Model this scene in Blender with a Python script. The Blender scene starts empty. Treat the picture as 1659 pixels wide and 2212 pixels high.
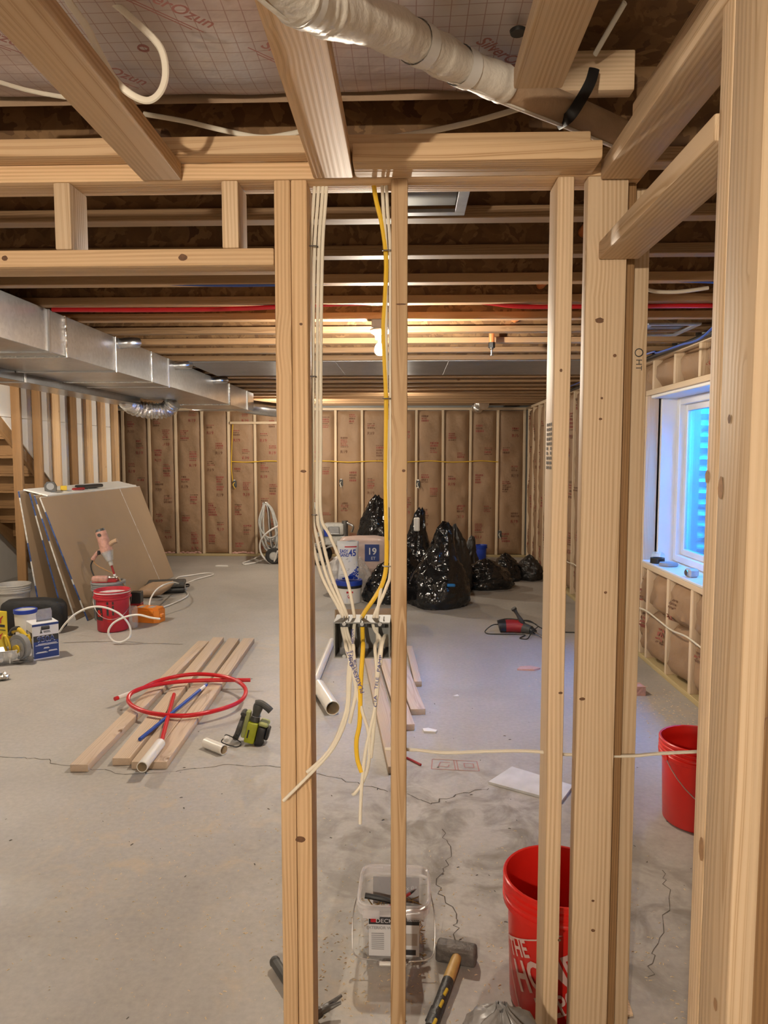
import bpy, bmesh, math, random
from mathutils import Vector, Matrix, Euler, noise
random.seed(11)
sc = bpy.context.scene
COL = sc.collection
R = math.radians

# ------------------------------------------------------------------ camera, world, exposure
F = 1533.0                      # focal length in pixels of the 1659 x 2212 frame
CAM = Vector((0, 0, 1.53))
CROT = Euler((R(90 - 4.5), 0, R(1.8)))
cd = bpy.data.cameras.new('camera'); cd.sensor_fit = 'HORIZONTAL'; cd.sensor_width = 36
cd.lens = 36 * F / 1659; cd.clip_start = 0.02; cd.clip_end = 100
cam = bpy.data.objects.new('camera', cd); COL.objects.link(cam)
cam.location = CAM; cam.rotation_euler = CROT; sc.camera = cam
sc.view_settings.view_transform = 'Standard'; sc.view_settings.look = 'None'
sc.view_settings.gamma = 1; sc.view_settings.use_curve_mapping = False
sc.view_settings.exposure = 1.18
for _k, _v in (('max_bounces', 6), ('diffuse_bounces', 4), ('glossy_bounces', 3), ('transmission_bounces', 3), ('transparent_max_bounces', 10), ('caustics_reflective', False), ('caustics_refractive', False), ('use_adaptive_sampling', True), ('adaptive_threshold', 0.03), ('use_light_tree', False)):
    setattr(sc.cycles, _k, _v)

SKY_COL, SKY_STR = (0.0, 0.27, 1.0), 100.0
wd = bpy.data.worlds.new('world'); sc.world = wd; wd.use_nodes = True
bg = wd.node_tree.nodes['Background']; bg.inputs[0].default_value = (*SKY_COL, 1); bg.inputs[1].default_value = SKY_STR

BULB_COL = (1.0, 0.875, 0.71)
BULBS = {'main': 1500, 'far': 280, 'corner': 1150, 'left': 1600, 'near': 2500}   # emission strength of each bare bulb, the added corner one included

# ------------------------------------------------------------------ measuring helpers
CM = CROT.to_matrix()
def ray(px, py):
    return CM @ Vector(((px - 829.5) / F, -(py - 1106) / F, -1))
def W(px, py, Y):               # point of the depth plane y = Y
    d = ray(px, py); return CAM + d * (Y / d.y)
def FL(px, py, z=0.0):          # point of the level plane z
    d = ray(px, py); return CAM + d * ((z - CAM.z) / d.z)
def WX(px, py, X):              # point of the side plane x = X
    d = ray(px, py); return CAM + d * (X / d.x)

# ------------------------------------------------------------------ mesh helpers
class M:
    def __init__(s): s.v = []; s.f = []
    def add(s, vs, fs, mtx=None):
        o = len(s.v)
        for p in vs:
            p = Vector(p)
            s.v.append(tuple(mtx @ p) if mtx is not None else tuple(p))
        for q in fs: s.f.append(tuple(i + o for i in q))
        return s
    def bm(s, b, mtx=None):
        b.verts.ensure_lookup_table()
        s.add([v.co.copy() for v in b.verts], [[v.index for v in f.verts] for f in b.faces], mtx); b.free(); return s
    def box(s, lo, hi, bev=0.0, mtx=None, seg=1):
        b = bmesh.new(); bmesh.ops.create_cube(b, size=1)
        for v in b.verts:
            v.co = Vector([lo[i] if v.co[i] < 0 else hi[i] for i in range(3)])
        if bev > 0:
            bmesh.ops.bevel(b, geom=b.edges[:], offset=bev, segments=seg, affect='EDGES', profile=0.5)
        b.verts.index_update(); return s.bm(b, mtx)
    def cyl(s, p0, p1, r0, r1=None, n=16, caps=True, mtx=None):
        r1 = r0 if r1 is None else r1
        p0 = Vector(p0); p1 = Vector(p1); d = (p1 - p0).normalized()
        a = d.orthogonal().normalized(); b = d.cross(a)
        vs = []; fs = []
        for k, (p, r) in enumerate(((p0, r0), (p1, r1))):
            for i in range(n):
                t = 2 * math.pi * i / n; vs.append(p + (a * math.cos(t) + b * math.sin(t)) * r)
        for i in range(n): fs.append((i, (i + 1) % n, n + (i + 1) % n, n + i))
        if caps: fs.append(tuple(range(n - 1, -1, -1))); fs.append(tuple(range(n, 2 * n)))
        return s.add(vs, fs, mtx)
    def tube(s, path, r, n=8, caps=True, w=None, up=None, mtx=None, closed=False):
        """sweep an ellipse (r across, w along 'up') over the path"""
        P = [Vector(p) for p in path]; m = len(P); vs = []; fs = []
        prev = None
        for k in range(m):
            a = P[k - 1] if (k > 0 or closed) else P[k]; b = P[(k + 1) % m] if (k < m - 1 or closed) else P[k]
            t = (b - a).normalized()
            if up is not None:
                u = Vector(up); sd = t.cross(u)
                if sd.length < 1e-4: sd = t.orthogonal()
                sd.normalize(); nn = sd.cross(t).normalized()
            elif prev is None:
                sd = t.orthogonal().normalized(); nn = sd.cross(t)
            else:
                sd = (prev - t * prev.dot(t))
                sd = sd.normalized() if sd.length > 1e-6 else t.orthogonal().normalized(); nn = sd.cross(t)
            prev = sd
            rr = r(k / max(1, m - 1)) if callable(r) else r
            ww = rr if w is None else w
            for i in range(n):
                q = 2 * math.pi * i / n; vs.append(P[k] + sd * (math.cos(q) * rr) + nn * (math.sin(q) * ww))
        for k in range(m if closed else m - 1):
            k2 = (k + 1) % m
            for i in range(n): fs.append((k * n + i, k * n + (i + 1) % n, k2 * n + (i + 1) % n, k2 * n + i))
        if caps and not closed: fs.append(tuple(range(n - 1, -1, -1))); fs.append(tuple((m - 1) * n + i for i in range(n)))
        return s.add(vs, fs, mtx)
    def lathe(s, prof, n=32, mtx=None, sx=1.0, sy=1.0, sq=0.0):
        """prof: list of (r, z); sq > 0 squares the section up"""
        vs = []; fs = []
        for r, z in prof:
            for i in range(n):
                t = 2 * math.pi * i / n; c, d = math.cos(t), math.sin(t)
                if sq > 0:
                    k = (abs(c) ** sq + abs(d) ** sq) ** (-1 / sq); c, d = c * k, d * k
                vs.append((r * c * sx, r * d * sy, z))
        for k in range(len(prof) - 1):
            for i in range(n): fs.append((k * n + i, k * n + (i + 1) % n, (k + 1) * n + (i + 1) % n, (k + 1) * n + i))
        return s.add(vs, fs, mtx)
    def prism(s, poly, z0, z1, mtx=None):
        n = len(poly); vs = [(x, y, z0) for x, y in poly] + [(x, y, z1) for x, y in poly]
        fs = [tuple(range(n - 1, -1, -1)), tuple(range(n, 2 * n))] + [(i, (i + 1) % n, n + (i + 1) % n, n + i) for i in range(n)]
        return s.add(vs, fs, mtx)
    def grid(s, fn, nu, nv, mtx=None):
        vs = [fn(i / nu, j / nv) for j in range(nv + 1) for i in range(nu + 1)]
        fs = [(j * (nu + 1) + i, j * (nu + 1) + i + 1, (j + 1) * (nu + 1) + i + 1, (j + 1) * (nu + 1) + i) for j in range(nv) for i in range(nu)]
        return s.add(vs, fs, mtx)
    def sphere(s, c, r, nu=16, nv=10, mtx=None, fn=None):
        c = Vector(c); vs = []; fs = []
        rx, ry, rz = r if isinstance(r, tuple) else (r, r, r)
        for j in range(nv + 1):
            th = math.pi * j / nv
            for i in range(nu):
                t = 2 * math.pi * i / nu
                d = Vector((math.sin(th) * math.cos(t), math.sin(th) * math.sin(t), math.cos(th)))
                p = c + Vector((d.x * rx, d.y * ry, d.z * rz))
                vs.append(fn(p, d) if fn else p)
        for j in range(nv):
            for i in range(nu): fs.append((j * nu + i, (j + 1) * nu + i, (j + 1) * nu + (i + 1) % nu, j * nu + (i + 1) % nu))
        return s.add(vs, fs, mtx)
    def mesh(s, name, smooth=30):
        me = bpy.data.meshes.new(name); me.from_pydata(s.v, [], s.f)
        b = bmesh.new(); b.from_mesh(me)
        if len(b.verts) < 60000:
            bmesh.ops.remove_doubles(b, verts=b.verts, dist=1e-6)
        bmesh.ops.recalc_face_normals(b, faces=b.faces); b.to_mesh(me); b.free()
        if smooth:
            me.polygons.foreach_set('use_smooth', [True] * len(me.polygons))
            me.set_sharp_from_angle(angle=R(smooth))
        me.update(); return me

def spline(pts, n=8):
    """Catmull-Rom through pts"""
    P = [Vector(p) for p in pts]; P = [P[0] * 2 - P[1]] + P + [P[-1] * 2 - P[-2]]; out = []
    for k in range(1, len(P) - 2):
        a, b, c, d = P[k - 1:k + 3]
        for i in range(n):
            t = i / n
            out.append(0.5 * ((2 * b) + (c - a) * t + (2 * a - 5 * b + 4 * c - d) * t * t + (3 * b - a - 3 * c + d) * t ** 3))
    out.append(P[-2]); return out

WORLDM = {}
def wm(o):
    return WORLDM.get(o.name, Matrix.Identity(4))
def obj(name, m, mat, parent=None, smooth=30, label=None, world=False, mtx=None):
    """one mesh object; child coordinates are local to the parent, or world ones with world=True"""
    me = m.mesh(name, smooth) if isinstance(m, M) else m
    if mat is not None and not me.materials: me.materials.append(mat)
    o = bpy.data.objects.new(name, me); COL.objects.link(o)
    if mtx is not None: o.matrix_basis = mtx
    base = mtx if mtx is not None else Matrix.Identity(4)
    if parent is not None:
        o.parent = parent
        if world:
            o.matrix_parent_inverse = wm(parent).inverted(); WORLDM[o.name] = base
        else: WORLDM[o.name] = wm(parent) @ base
    else: WORLDM[o.name] = base
    if label: o['label'] = label
    return o
def tag(o, label, cat, group=None):
    o['label'] = label; o['category'] = cat
    if group: o['group'] = group
    return o
def thing(name, label, cat, loc=(0, 0, 0), rotz=0.0, group=None):
    o = bpy.data.objects.new(name, None); COL.objects.link(o); o.empty_display_size = 0.05
    o.matrix_basis = Matrix.Translation(Vector(loc)) @ Matrix.Rotation(rotz, 4, 'Z')
    WORLDM[o.name] = o.matrix_basis.copy()
    return tag(o, label, cat, group)
def single(name, m, mat, label, cat, group=None, smooth=30, loc=None):
    """a thing that is one mesh; vertices in world coordinates, origin moved to loc"""
    if loc is not None:
        loc = Vector(loc); m.v = [tuple(Vector(p) - loc) for p in m.v]
    o = obj(name, m, mat, None, smooth, mtx=Matrix.Translation(loc) if loc is not None else None)
    return tag(o, label, cat, group)
def struct(name, m=None, mat=None, loc=(0, 0, 0), label=None):
    if m is None:
        o = bpy.data.objects.new(name, None); COL.objects.link(o); o.location = loc; o.empty_display_size = 0.1
        o.matrix_basis = Matrix.Translation(Vector(loc)); WORLDM[o.name] = o.matrix_basis.copy()
    else: o = obj(name, m, mat)
    o['kind'] = 'structure'
    if label: o['label'] = label
    return o

LUM = {}
def lumber(name, parent, p0, p1, w, h, mat, up=(0, 0, 1), bev=0.004, label=None):
    """board from p0 to p1 (centre line, world); w across, h along 'up'"""
    p0 = Vector(p0); p1 = Vector(p1); L = (p1 - p0).length
    key = (round(w, 4), round(h, 4), round(L, 3), mat.name)
    if key not in LUM:
        m = M().box((-w / 2, -h / 2, -L / 2), (w / 2, h / 2, L / 2), bev, seg=2 if bev > 0.003 else 1)
        me = m.mesh(name, 40); me.materials.append(mat); LUM[key] = me
    z = (p1 - p0).normalized(); u = Vector(up); u = (u - z * u.dot(z))
    if u.length < 1e-4: u = z.orthogonal()
    u.normalize(); x = u.cross(z)
    mt = Matrix(((x.x, u.x, z.x, 0), (x.y, u.y, z.y, 0), (x.z, u.z, z.z, 0), (0, 0, 0, 1)))
    mt = Matrix.Translation((p0 + p1) / 2) @ mt
    return obj(name, LUM[key], None, parent, label=label, world=True, mtx=mt)

# ------------------------------------------------------------------ lettering (all strings turned into meshes at once)
STR = ['R19', 'THE', 'HOME', 'DEPOT', 'EASY', 'SAND', '45', '950A', 'SKY', 'HT', 'STUD', 'EXTERIOR WOOD', 'DECKP', '10 x 3', '&', 'R-19',
       'PLAGES', 'YRMNT', 'MIDIAN', 'PAMP', 'TELE', 'CIA', 'KOR', 'SilverOzun', 'LIFETIME WARRANTY', '19', 'ET', 'GOLS']
TXT = {}
_tmp = []
for _s in STR:
    cu = bpy.data.curves.new('t', 'FONT'); cu.body = _s; cu.size = 1; cu.align_x = 'CENTER'; cu.align_y = 'CENTER'; cu.resolution_u = 3
    if _s in ('EASY', 'SAND', '45', '950A', 'SKY', 'HOME', 'THE', 'DEPOT', 'EXTERIOR WOOD', 'R19', '19', '&'): cu.offset = 0.022
    if _s == 'SilverOzun': cu.offset = 0.014
    o = bpy.data.objects.new('t', cu); COL.objects.link(o); _tmp.append((_s, o, cu))
bpy.context.view_layer.update()
_dg = bpy.context.evaluated_depsgraph_get()
for _s, o, cu in _tmp:
    me = bpy.data.meshes.new_from_object(o.evaluated_get(_dg))
    b = bmesh.new(); b.from_mesh(me); bmesh.ops.triangulate(b, faces=b.faces)
    for _ in range(2):
        lng = [e for e in b.edges if e.calc_length() > 0.22]
        if lng: bmesh.ops.subdivide_edges(b, edges=lng, cuts=1); bmesh.ops.triangulate(b, faces=b.faces)
    b.verts.index_update()
    TXT[_s] = ([v.co.copy() for v in b.verts], [[v.index for v in f.verts] for f in b.faces]); b.free()
    bpy.data.meshes.remove(me)
for _s, o, cu in _tmp:
    bpy.data.objects.remove(o); bpy.data.curves.remove(cu)
def text(m, s, size, fn, wide=1.0, shear=0.0):
    """add lettering to M; fn maps (x, y) of the text plane to a point"""
    vs, fs = TXT[s]
    return m.add([fn((p.x + shear * p.y) * size * wide, p.y * size) for p in vs], fs)
def plane(o, x, y, off=0.0012):
    o = Vector(o); x = Vector(x).normalized(); y = Vector(y).normalized(); n = x.cross(y)
    return lambda a, b: o + x * a + y * b + n * off
# ------------------------------------------------------------------ materials
def newmat(name):
    m = bpy.data.materials.new(name); m.use_nodes = True; nt = m.node_tree
    return m, nt, nt.nodes['Principled BSDF']
def nd(nt, t, **kw):
    n = nt.nodes.new(t)
    for k, v in kw.items():
        if k.startswith('i_'):
            k = k[2:]; k = int(k) if k.isdigit() else k.replace('_', ' ')
            n.inputs[k].default_value = v
        else: setattr(n, k, v)
    return n
def ramp(nt, stops, interp='LINEAR'):
    r = nt.nodes.new('ShaderNodeValToRGB'); r.color_ramp.interpolation = interp
    e = r.color_ramp.elements
    while len(e) < len(stops): e.new(0.5)
    for k, (p, c) in enumerate(stops):
        e[k].position = p; e[k].color = (*c, 1) if len(c) == 3 else c
    return r
def mixc(nt, fac, a, b, mode='MIX'):
    n = nt.nodes.new('ShaderNodeMix'); n.data_type = 'RGBA'; n.blend_type = mode
    for k, v in ((0, fac), (6, a), (7, b)):
        if hasattr(v, 'is_output') or isinstance(v, bpy.types.NodeSocket): nt.links.new(v, n.inputs[k])
        else: n.inputs[k].default_value = v if k == 0 else (*v, 1)
    return n.outputs[2]
def math_(nt, op, a, b=None, clamp=False):
    n = nt.nodes.new('ShaderNodeMath'); n.operation = op; n.use_clamp = clamp
    for k, v in ((0, a), (1, b)):
        if v is None: continue
        if isinstance(v, bpy.types.NodeSocket): nt.links.new(v, n.inputs[k])
        else: n.inputs[k].default_value = v
    return n.outputs[0]
def simple(name, col, rough=0.6, metal=0.0, var=0.12, vscale=6.0, bump=0.0, bscale=40.0, spec=0.5, trans=0.0, alpha=1.0, emit=None):
    m, nt, b = newmat(name)
    tc = nd(nt, 'ShaderNodeTexCoord'); nz = nd(nt, 'ShaderNodeTexNoise', i_Scale=vscale, i_Detail=4.0)
    nt.links.new(tc.outputs['Object'], nz.inputs['Vector'])
    lo = tuple(c * (1 - var) for c in col); hi = tuple(min(1, c * (1 + var)) for c in col)
    r = ramp(nt, [(0.3, lo), (0.7, hi)]); nt.links.new(nz.outputs[0], r.inputs[0])
    nt.links.new(r.outputs[0], b.inputs['Base Color'])
    b.inputs['Roughness'].default_value = rough; b.inputs['Metallic'].default_value = metal
    b.inputs['Specular IOR Level'].default_value = spec
    if trans: b.inputs['Transmission Weight'].default_value = trans
    if alpha < 1: b.inputs['Alpha'].default_value = alpha
    if emit: b.inputs['Emission Color'].default_value = (*emit[0], 1); b.inputs['Emission Strength'].default_value = emit[1]
    if bump:
        n2 = nd(nt, 'ShaderNodeTexNoise', i_Scale=bscale, i_Detail=5.0); nt.links.new(tc.outputs['Object'], n2.inputs['Vector'])
        bp = nd(nt, 'ShaderNodeBump', i_Strength=bump, i_Distance=0.01); nt.links.new(n2.outputs[0], bp.inputs['Height'])
        nt.links.new(bp.outputs[0], b.inputs['Normal'])
    return m
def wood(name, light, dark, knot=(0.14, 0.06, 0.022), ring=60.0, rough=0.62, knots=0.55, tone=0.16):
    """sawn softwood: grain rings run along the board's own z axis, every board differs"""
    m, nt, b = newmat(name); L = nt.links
    tc = nd(nt, 'ShaderNodeTexCoord'); oi = nd(nt, 'ShaderNodeObjectInfo')
    cx = nd(nt, 'ShaderNodeCombineXYZ')
    L.new(math_(nt, 'MULTIPLY_ADD', oi.outputs['Random'], 0.16), cx.inputs[0]); cx.inputs[0].links[0].from_node.inputs[2].default_value = -0.05
    r2 = math_(nt, 'FRACT', math_(nt, 'MULTIPLY', oi.outputs['Random'], 7.31))
    yy = math_(nt, 'MULTIPLY_ADD', r2, 0.07); yy.node.inputs[2].default_value = 0.02; L.new(yy, cx.inputs[1])
    L.new(math_(nt, 'MULTIPLY', oi.outputs['Random'], 53.0), cx.inputs[2])
    ad = nd(nt, 'ShaderNodeVectorMath', operation='ADD'); L.new(tc.outputs['Object'], ad.inputs[0]); L.new(cx.outputs[0], ad.inputs[1])
    # knots bend the grain around them
    ms = nd(nt, 'ShaderNodeVectorMath', operation='MULTIPLY'); L.new(ad.outputs[0], ms.inputs[0]); ms.inputs[1].default_value = (5, 5, 3.4)
    vo = nd(nt, 'ShaderNodeTexVoronoi', i_Scale=1.0); L.new(ms.outputs[0], vo.inputs['Vector'])
    sep = nd(nt, 'ShaderNodeSeparateColor'); L.new(vo.outputs['Color'], sep.inputs[0])
    gate = math_(nt, 'GREATER_THAN', sep.outputs[0], 1 - knots)
    bend = math_(nt, 'MULTIPLY', math_(nt, 'SUBTRACT', 0.26, vo.outputs['Distance'], clamp=True), gate)
    mg = nd(nt, 'ShaderNodeVectorMath', operation='MULTIPLY'); L.new(ad.outputs[0], mg.inputs[0]); mg.inputs[1].default_value = (1, 1, 0.11)
    wv = nd(nt, 'ShaderNodeTexWave', wave_type='RINGS', rings_direction='Z', wave_profile='SIN', i_Scale=ring, i_Distortion=11.0, i_Detail=1.5, i_Detail_Scale=0.28)
    L.new(mg.outputs[0], wv.inputs['Vector']); L.new(math_(nt, 'MULTIPLY', bend, 30.0), wv.inputs['Phase Offset'])
    nz = nd(nt, 'ShaderNodeTexNoise', i_Scale=1.0, i_Detail=3.0)
    mf = nd(nt, 'ShaderNodeVectorMath', operation='MULTIPLY'); L.new(ad.outputs[0], mf.inputs[0]); mf.inputs[1].default_value = (420, 420, 9)
    L.new(mf.outputs[0], nz.inputs['Vector'])
    rp = ramp(nt, [(0.0, light), (0.55, tuple(a * .82 + c * .18 for a, c in zip(light, dark))), (0.82, dark), (0.97, tuple(c * .9 for c in dark)), (1.0, light)]); L.new(wv.outputs['Color'], rp.inputs[0])
    bl = nd(nt, 'ShaderNodeTexNoise', i_Scale=2.2, i_Detail=2.0); L.new(ad.outputs[0], bl.inputs['Vector'])
    st_ = nd(nt, 'ShaderNodeTexNoise', i_Scale=1.0, i_Detail=2.0); mst = nd(nt, 'ShaderNodeVectorMath', operation='MULTIPLY'); L.new(ad.outputs[0], mst.inputs[0]); mst.inputs[1].default_value = (38, 38, 1.6); L.new(mst.outputs[0], st_.inputs['Vector'])
    fade = nd(nt, 'ShaderNodeMapRange', i_1=0.36, i_2=0.66, i_3=0.0, i_4=0.92); L.new(st_.outputs[0], fade.inputs[0])
    c = mixc(nt, fade.outputs[0], rp.outputs[0], tuple(a * .86 + d_ * .14 for a, d_ in zip(light, dark)))
    c = mixc(nt, math_(nt, 'MULTIPLY', nz.outputs[0], 0.22), c, dark)
    hv = nd(nt, 'ShaderNodeHueSaturation'); L.new(c, hv.inputs['Color'])
    v = math_(nt, 'MULTIPLY_ADD', r2, 2 * tone); v.node.inputs[2].default_value = 1 - tone; L.new(v, hv.inputs['Value'])
    kd = nd(nt, 'ShaderNodeMapRange', i_1=0.03, i_2=0.075, i_3=1.0, i_4=0.0); L.new(vo.outputs['Distance'], kd.inputs[0])
    kf = math_(nt, 'MULTIPLY', math_(nt, 'MULTIPLY', kd.outputs[0], gate), 0.85)
    c = mixc(nt, kf, hv.outputs[0], knot)
    L.new(c, b.inputs['Base Color']); b.inputs['Roughness'].default_value = rough; b.inputs['Specular IOR Level'].default_value = 0.3
    bp = nd(nt, 'ShaderNodeBump', i_Strength=0.18, i_Distance=0.002); L.new(wv.outputs['Color'], bp.inputs['Height']); L.new(bp.outputs[0], b.inputs['Normal'])
    return m

PINE = wood('pine_lumber', (0.64, 0.445, 0.26), (0.43, 0.255, 0.12), ring=34, knots=0.75)
PINE2 = wood('pale_spruce_lumber', (0.69, 0.52, 0.345), (0.50, 0.335, 0.185), ring=36, knots=0.75)
PALE = wood('cream_wall_stud', (0.70, 0.56, 0.40), (0.58, 0.43, 0.27), ring=54, knots=0.3, tone=0.08)
FLANGE = wood('joist_flange', (0.38, 0.24, 0.13), (0.23, 0.13, 0.062), ring=60, tone=0.28)
DARKW = wood('brown_and_shaded_lumber', (0.33, 0.19, 0.085), (0.20, 0.105, 0.045), ring=50)  # brown boards; its dark tone also stands in for shade at the doorway
TREAT = wood('treated_lumber', (0.46, 0.37, 0.20), (0.33, 0.24, 0.115), ring=54)
FLOORW = wood('floor_lumber', (0.60, 0.475, 0.36), (0.45, 0.325, 0.225), ring=50, knots=0.45, tone=0.1)

def osb():
    m, nt, b = newmat('strand_board'); L = nt.links
    tc = nd(nt, 'ShaderNodeTexCoord'); oi = nd(nt, 'ShaderNodeObjectInfo')
    ad = nd(nt, 'ShaderNodeVectorMath', operation='ADD'); L.new(tc.outputs['Object'], ad.inputs[0])
    cx = nd(nt, 'ShaderNodeCombineXYZ'); L.new(math_(nt, 'MULTIPLY', oi.outputs['Random'], 31.0), cx.inputs[0]); L.new(cx.outputs[0], ad.inputs[1])
    nz = nd(nt, 'ShaderNodeTexNoise', i_Scale=9.0, i_Detail=3.0, i_Distortion=1.6); L.new(ad.outputs[0], nz.inputs['Vector'])
    vo = nd(nt, 'ShaderNodeTexVoronoi', i_Scale=26.0, feature='F1')
    ad2 = nd(nt, 'ShaderNodeVectorMath', operation='ADD'); L.new(ad.outputs[0], ad2.inputs[0])
    sc2 = nd(nt, 'ShaderNodeVectorMath', operation='SCALE'); L.new(nz.outputs['Color'], sc2.inputs[0]); sc2.inputs['Scale'].default_value = 0.12
    L.new(sc2.outputs[0], ad2.inputs[1]); L.new(ad2.outputs[0], vo.inputs['Vector'])
    s = nd(nt, 'ShaderNodeSeparateColor'); L.new(vo.outputs['Color'], s.inputs[0])
    r = ramp(nt, [(0.0, (0.115, 0.055, 0.02)), (0.5, (0.185, 0.098, 0.038)), (0.9, (0.25, 0.14, 0.06)), (1.0, (0.085, 0.037, 0.015))]); L.new(s.outputs[0], r.inputs[0])
    r2 = ramp(nt, [(0.3, (0.8, 0.8, 0.8)), (0.7, (1.1, 1.1, 1.1))]); L.new(nz.outputs[0], r2.inputs[0])
    L.new(mixc(nt, 1.0, r.outputs[0], r2.outputs[0], 'MULTIPLY'), b.inputs['Base Color']); b.inputs['Roughness'].default_value = 0.75
    return m
OSB = osb()

def concrete():
    m, nt, b = newmat('concrete_floor'); L = nt.links
    tc = nd(nt, 'ShaderNodeTexCoord')
    def nz(s, d=6.0, dist=0.0):
        n = nd(nt, 'ShaderNodeTexNoise', i_Scale=s, i_Detail=d, i_Distortion=dist, i_Roughness=0.6); L.new(tc.outputs['Object'], n.inputs['Vector']); return n.outputs[0]
    base = ramp(nt, [(0.25, (0.335, 0.312, 0.286)), (0.5, (0.408, 0.384, 0.354)), (0.75, (0.465, 0.440, 0.408))]); L.new(nz(0.9, 8, 0.6), base.inputs[0])
    f = ramp(nt, [(0.3, (0.90, 0.90, 0.90)), (0.7, (1.07, 1.07, 1.07))]); L.new(nz(45, 6), f.inputs[0])
    c = mixc(nt, 1.0, base.outputs[0], f.outputs[0], 'MULTIPLY')
    # grey-brown damp stain on the slab in front of the plank pile
    def spot(cx_, cy_, rad, hard=1.0):
        vm = nd(nt, 'ShaderNodeVectorMath', operation='DISTANCE'); L.new(tc.outputs['Object'], vm.inputs[0]); vm.inputs[1].default_value = (cx_, cy_, 0)
        mr = nd(nt, 'ShaderNodeMapRange', i_1=rad * 0.35, i_2=rad, i_3=1.0, i_4=0.0); L.new(vm.outputs['Value'], mr.inputs[0]); return mr.outputs[0]
    st = ramp(nt, [(0.44, (0, 0, 0)), (0.62, (1, 1, 1))]); L.new(nz(5.5, 8, 0.8), st.inputs[0])
    s1 = math_(nt, 'MULTIPLY', st.outputs[0], math_(nt, 'MAXIMUM', spot(0.22, 2.75, 1.0), spot(0.62, 2.35, 0.7)))
    c = mixc(nt, math_(nt, 'MULTIPLY', s1, 0.75), c, (0.165, 0.145, 0.12))
    # sawdust swept into the surface
    sd = ramp(nt, [(0.50, (0, 0, 0)), (0.66, (1, 1, 1))]); L.new(nz(7.0, 9, 1.2), sd.inputs[0])
    q = spot(-0.95, 2.75, 0.75)
    for a in ((-0.45, 4.6, 0.8), (-0.25, 2.0, 0.45), (1.45, 4.3, 0.55), (-0.9, 5.6, 0.7)): q = math_(nt, 'MAXIMUM', q, spot(*a))
    c = mixc(nt, math_(nt, 'MULTIPLY', math_(nt, 'MULTIPLY', sd.outputs[0], q), 0.40), c, (0.56, 0.44, 0.28))
    L.new(c, b.inputs['Base Color'])
    rr = ramp(nt, [(0.3, (0.42, 0.42, 0.42)), (0.7, (0.62, 0.62, 0.62))]); L.new(nz(2.5), rr.inputs[0]); L.new(rr.outputs[0], b.inputs['Roughness'])
    b.inputs['Specular IOR Level'].default_value = 0.35
    bp = nd(nt, 'ShaderNodeBump', i_Strength=0.12, i_Distance=0.004); L.new(nz(70, 5), bp.inputs['Height']); L.new(bp.outputs[0], b.inputs['Normal'])
    return m
CONC = concrete()
CWALL = simple('poured_concrete_wall', (0.34, 0.33, 0.31), 0.85, var=0.15, vscale=3, bump=0.3, bscale=25)

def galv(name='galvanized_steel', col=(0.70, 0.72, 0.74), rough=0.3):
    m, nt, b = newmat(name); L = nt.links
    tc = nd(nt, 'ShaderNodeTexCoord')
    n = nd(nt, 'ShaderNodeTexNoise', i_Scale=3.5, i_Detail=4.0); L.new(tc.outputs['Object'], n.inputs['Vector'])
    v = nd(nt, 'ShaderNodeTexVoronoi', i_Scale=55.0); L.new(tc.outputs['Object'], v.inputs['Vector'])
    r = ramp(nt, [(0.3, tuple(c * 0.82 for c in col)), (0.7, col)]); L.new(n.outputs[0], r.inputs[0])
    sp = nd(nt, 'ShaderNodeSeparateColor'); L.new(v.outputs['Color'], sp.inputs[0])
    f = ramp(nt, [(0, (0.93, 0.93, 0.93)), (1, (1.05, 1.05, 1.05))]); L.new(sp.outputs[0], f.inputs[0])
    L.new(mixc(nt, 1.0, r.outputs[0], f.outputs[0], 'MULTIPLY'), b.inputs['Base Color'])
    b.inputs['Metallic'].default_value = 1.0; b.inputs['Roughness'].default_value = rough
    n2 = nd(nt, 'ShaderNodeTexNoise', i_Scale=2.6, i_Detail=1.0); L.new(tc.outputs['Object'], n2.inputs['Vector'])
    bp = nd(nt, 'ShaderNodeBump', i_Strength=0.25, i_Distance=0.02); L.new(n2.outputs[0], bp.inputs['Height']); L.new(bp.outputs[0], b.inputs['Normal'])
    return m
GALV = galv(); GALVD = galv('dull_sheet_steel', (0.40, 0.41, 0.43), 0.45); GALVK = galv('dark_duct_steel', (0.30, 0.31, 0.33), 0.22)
FOIL = simple('crinkled_foil', (0.74, 0.74, 0.72), 0.22, 1.0, bump=0.7, bscale=45)
STEEL = simple('bright_steel_wire', (0.55, 0.55, 0.55), 0.3, 1.0)
DSTEEL = simple('dark_steel', (0.16, 0.155, 0.15), 0.45, 0.7, bump=0.25, bscale=60)
KRAFT = simple('kraft_paper', (0.295, 0.182, 0.102), 0.62, var=0.14, vscale=2.5, bump=0.55, bscale=22)
KRAFTB = simple('kraft_paper_bag', (0.40, 0.27, 0.17), 0.7, bump=0.5, bscale=25)
REDPRINT = simple('faded_red_print', (0.27, 0.075, 0.05), 0.7)
BRNPRINT = simple('faded_brown_print', (0.17, 0.085, 0.045), 0.7)
BOARDW = simple('dusty_white_board', (0.56, 0.56, 0.56), 0.8, var=0.1, vscale=12)
DUSTW = simple('dusty_white_bucket_plastic', (0.36, 0.345, 0.32), 0.6, var=0.15)
FIBER = simple('pink_fiberglass', (0.62, 0.37, 0.32), 0.95, bump=0.9, bscale=60)
WHITEP = simple('white_plastic', (0.74, 0.73, 0.70), 0.35, var=0.04)
PVC = simple('white_pvc_pipe', (0.76, 0.74, 0.69), 0.28, var=0.04)
PVCIN = simple('cream_pvc_bore', (0.66, 0.55, 0.38), 0.5, var=0.05)
CABLE = simple('white_cable_sheath', (0.72, 0.66, 0.54), 0.45, var=0.06)
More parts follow.
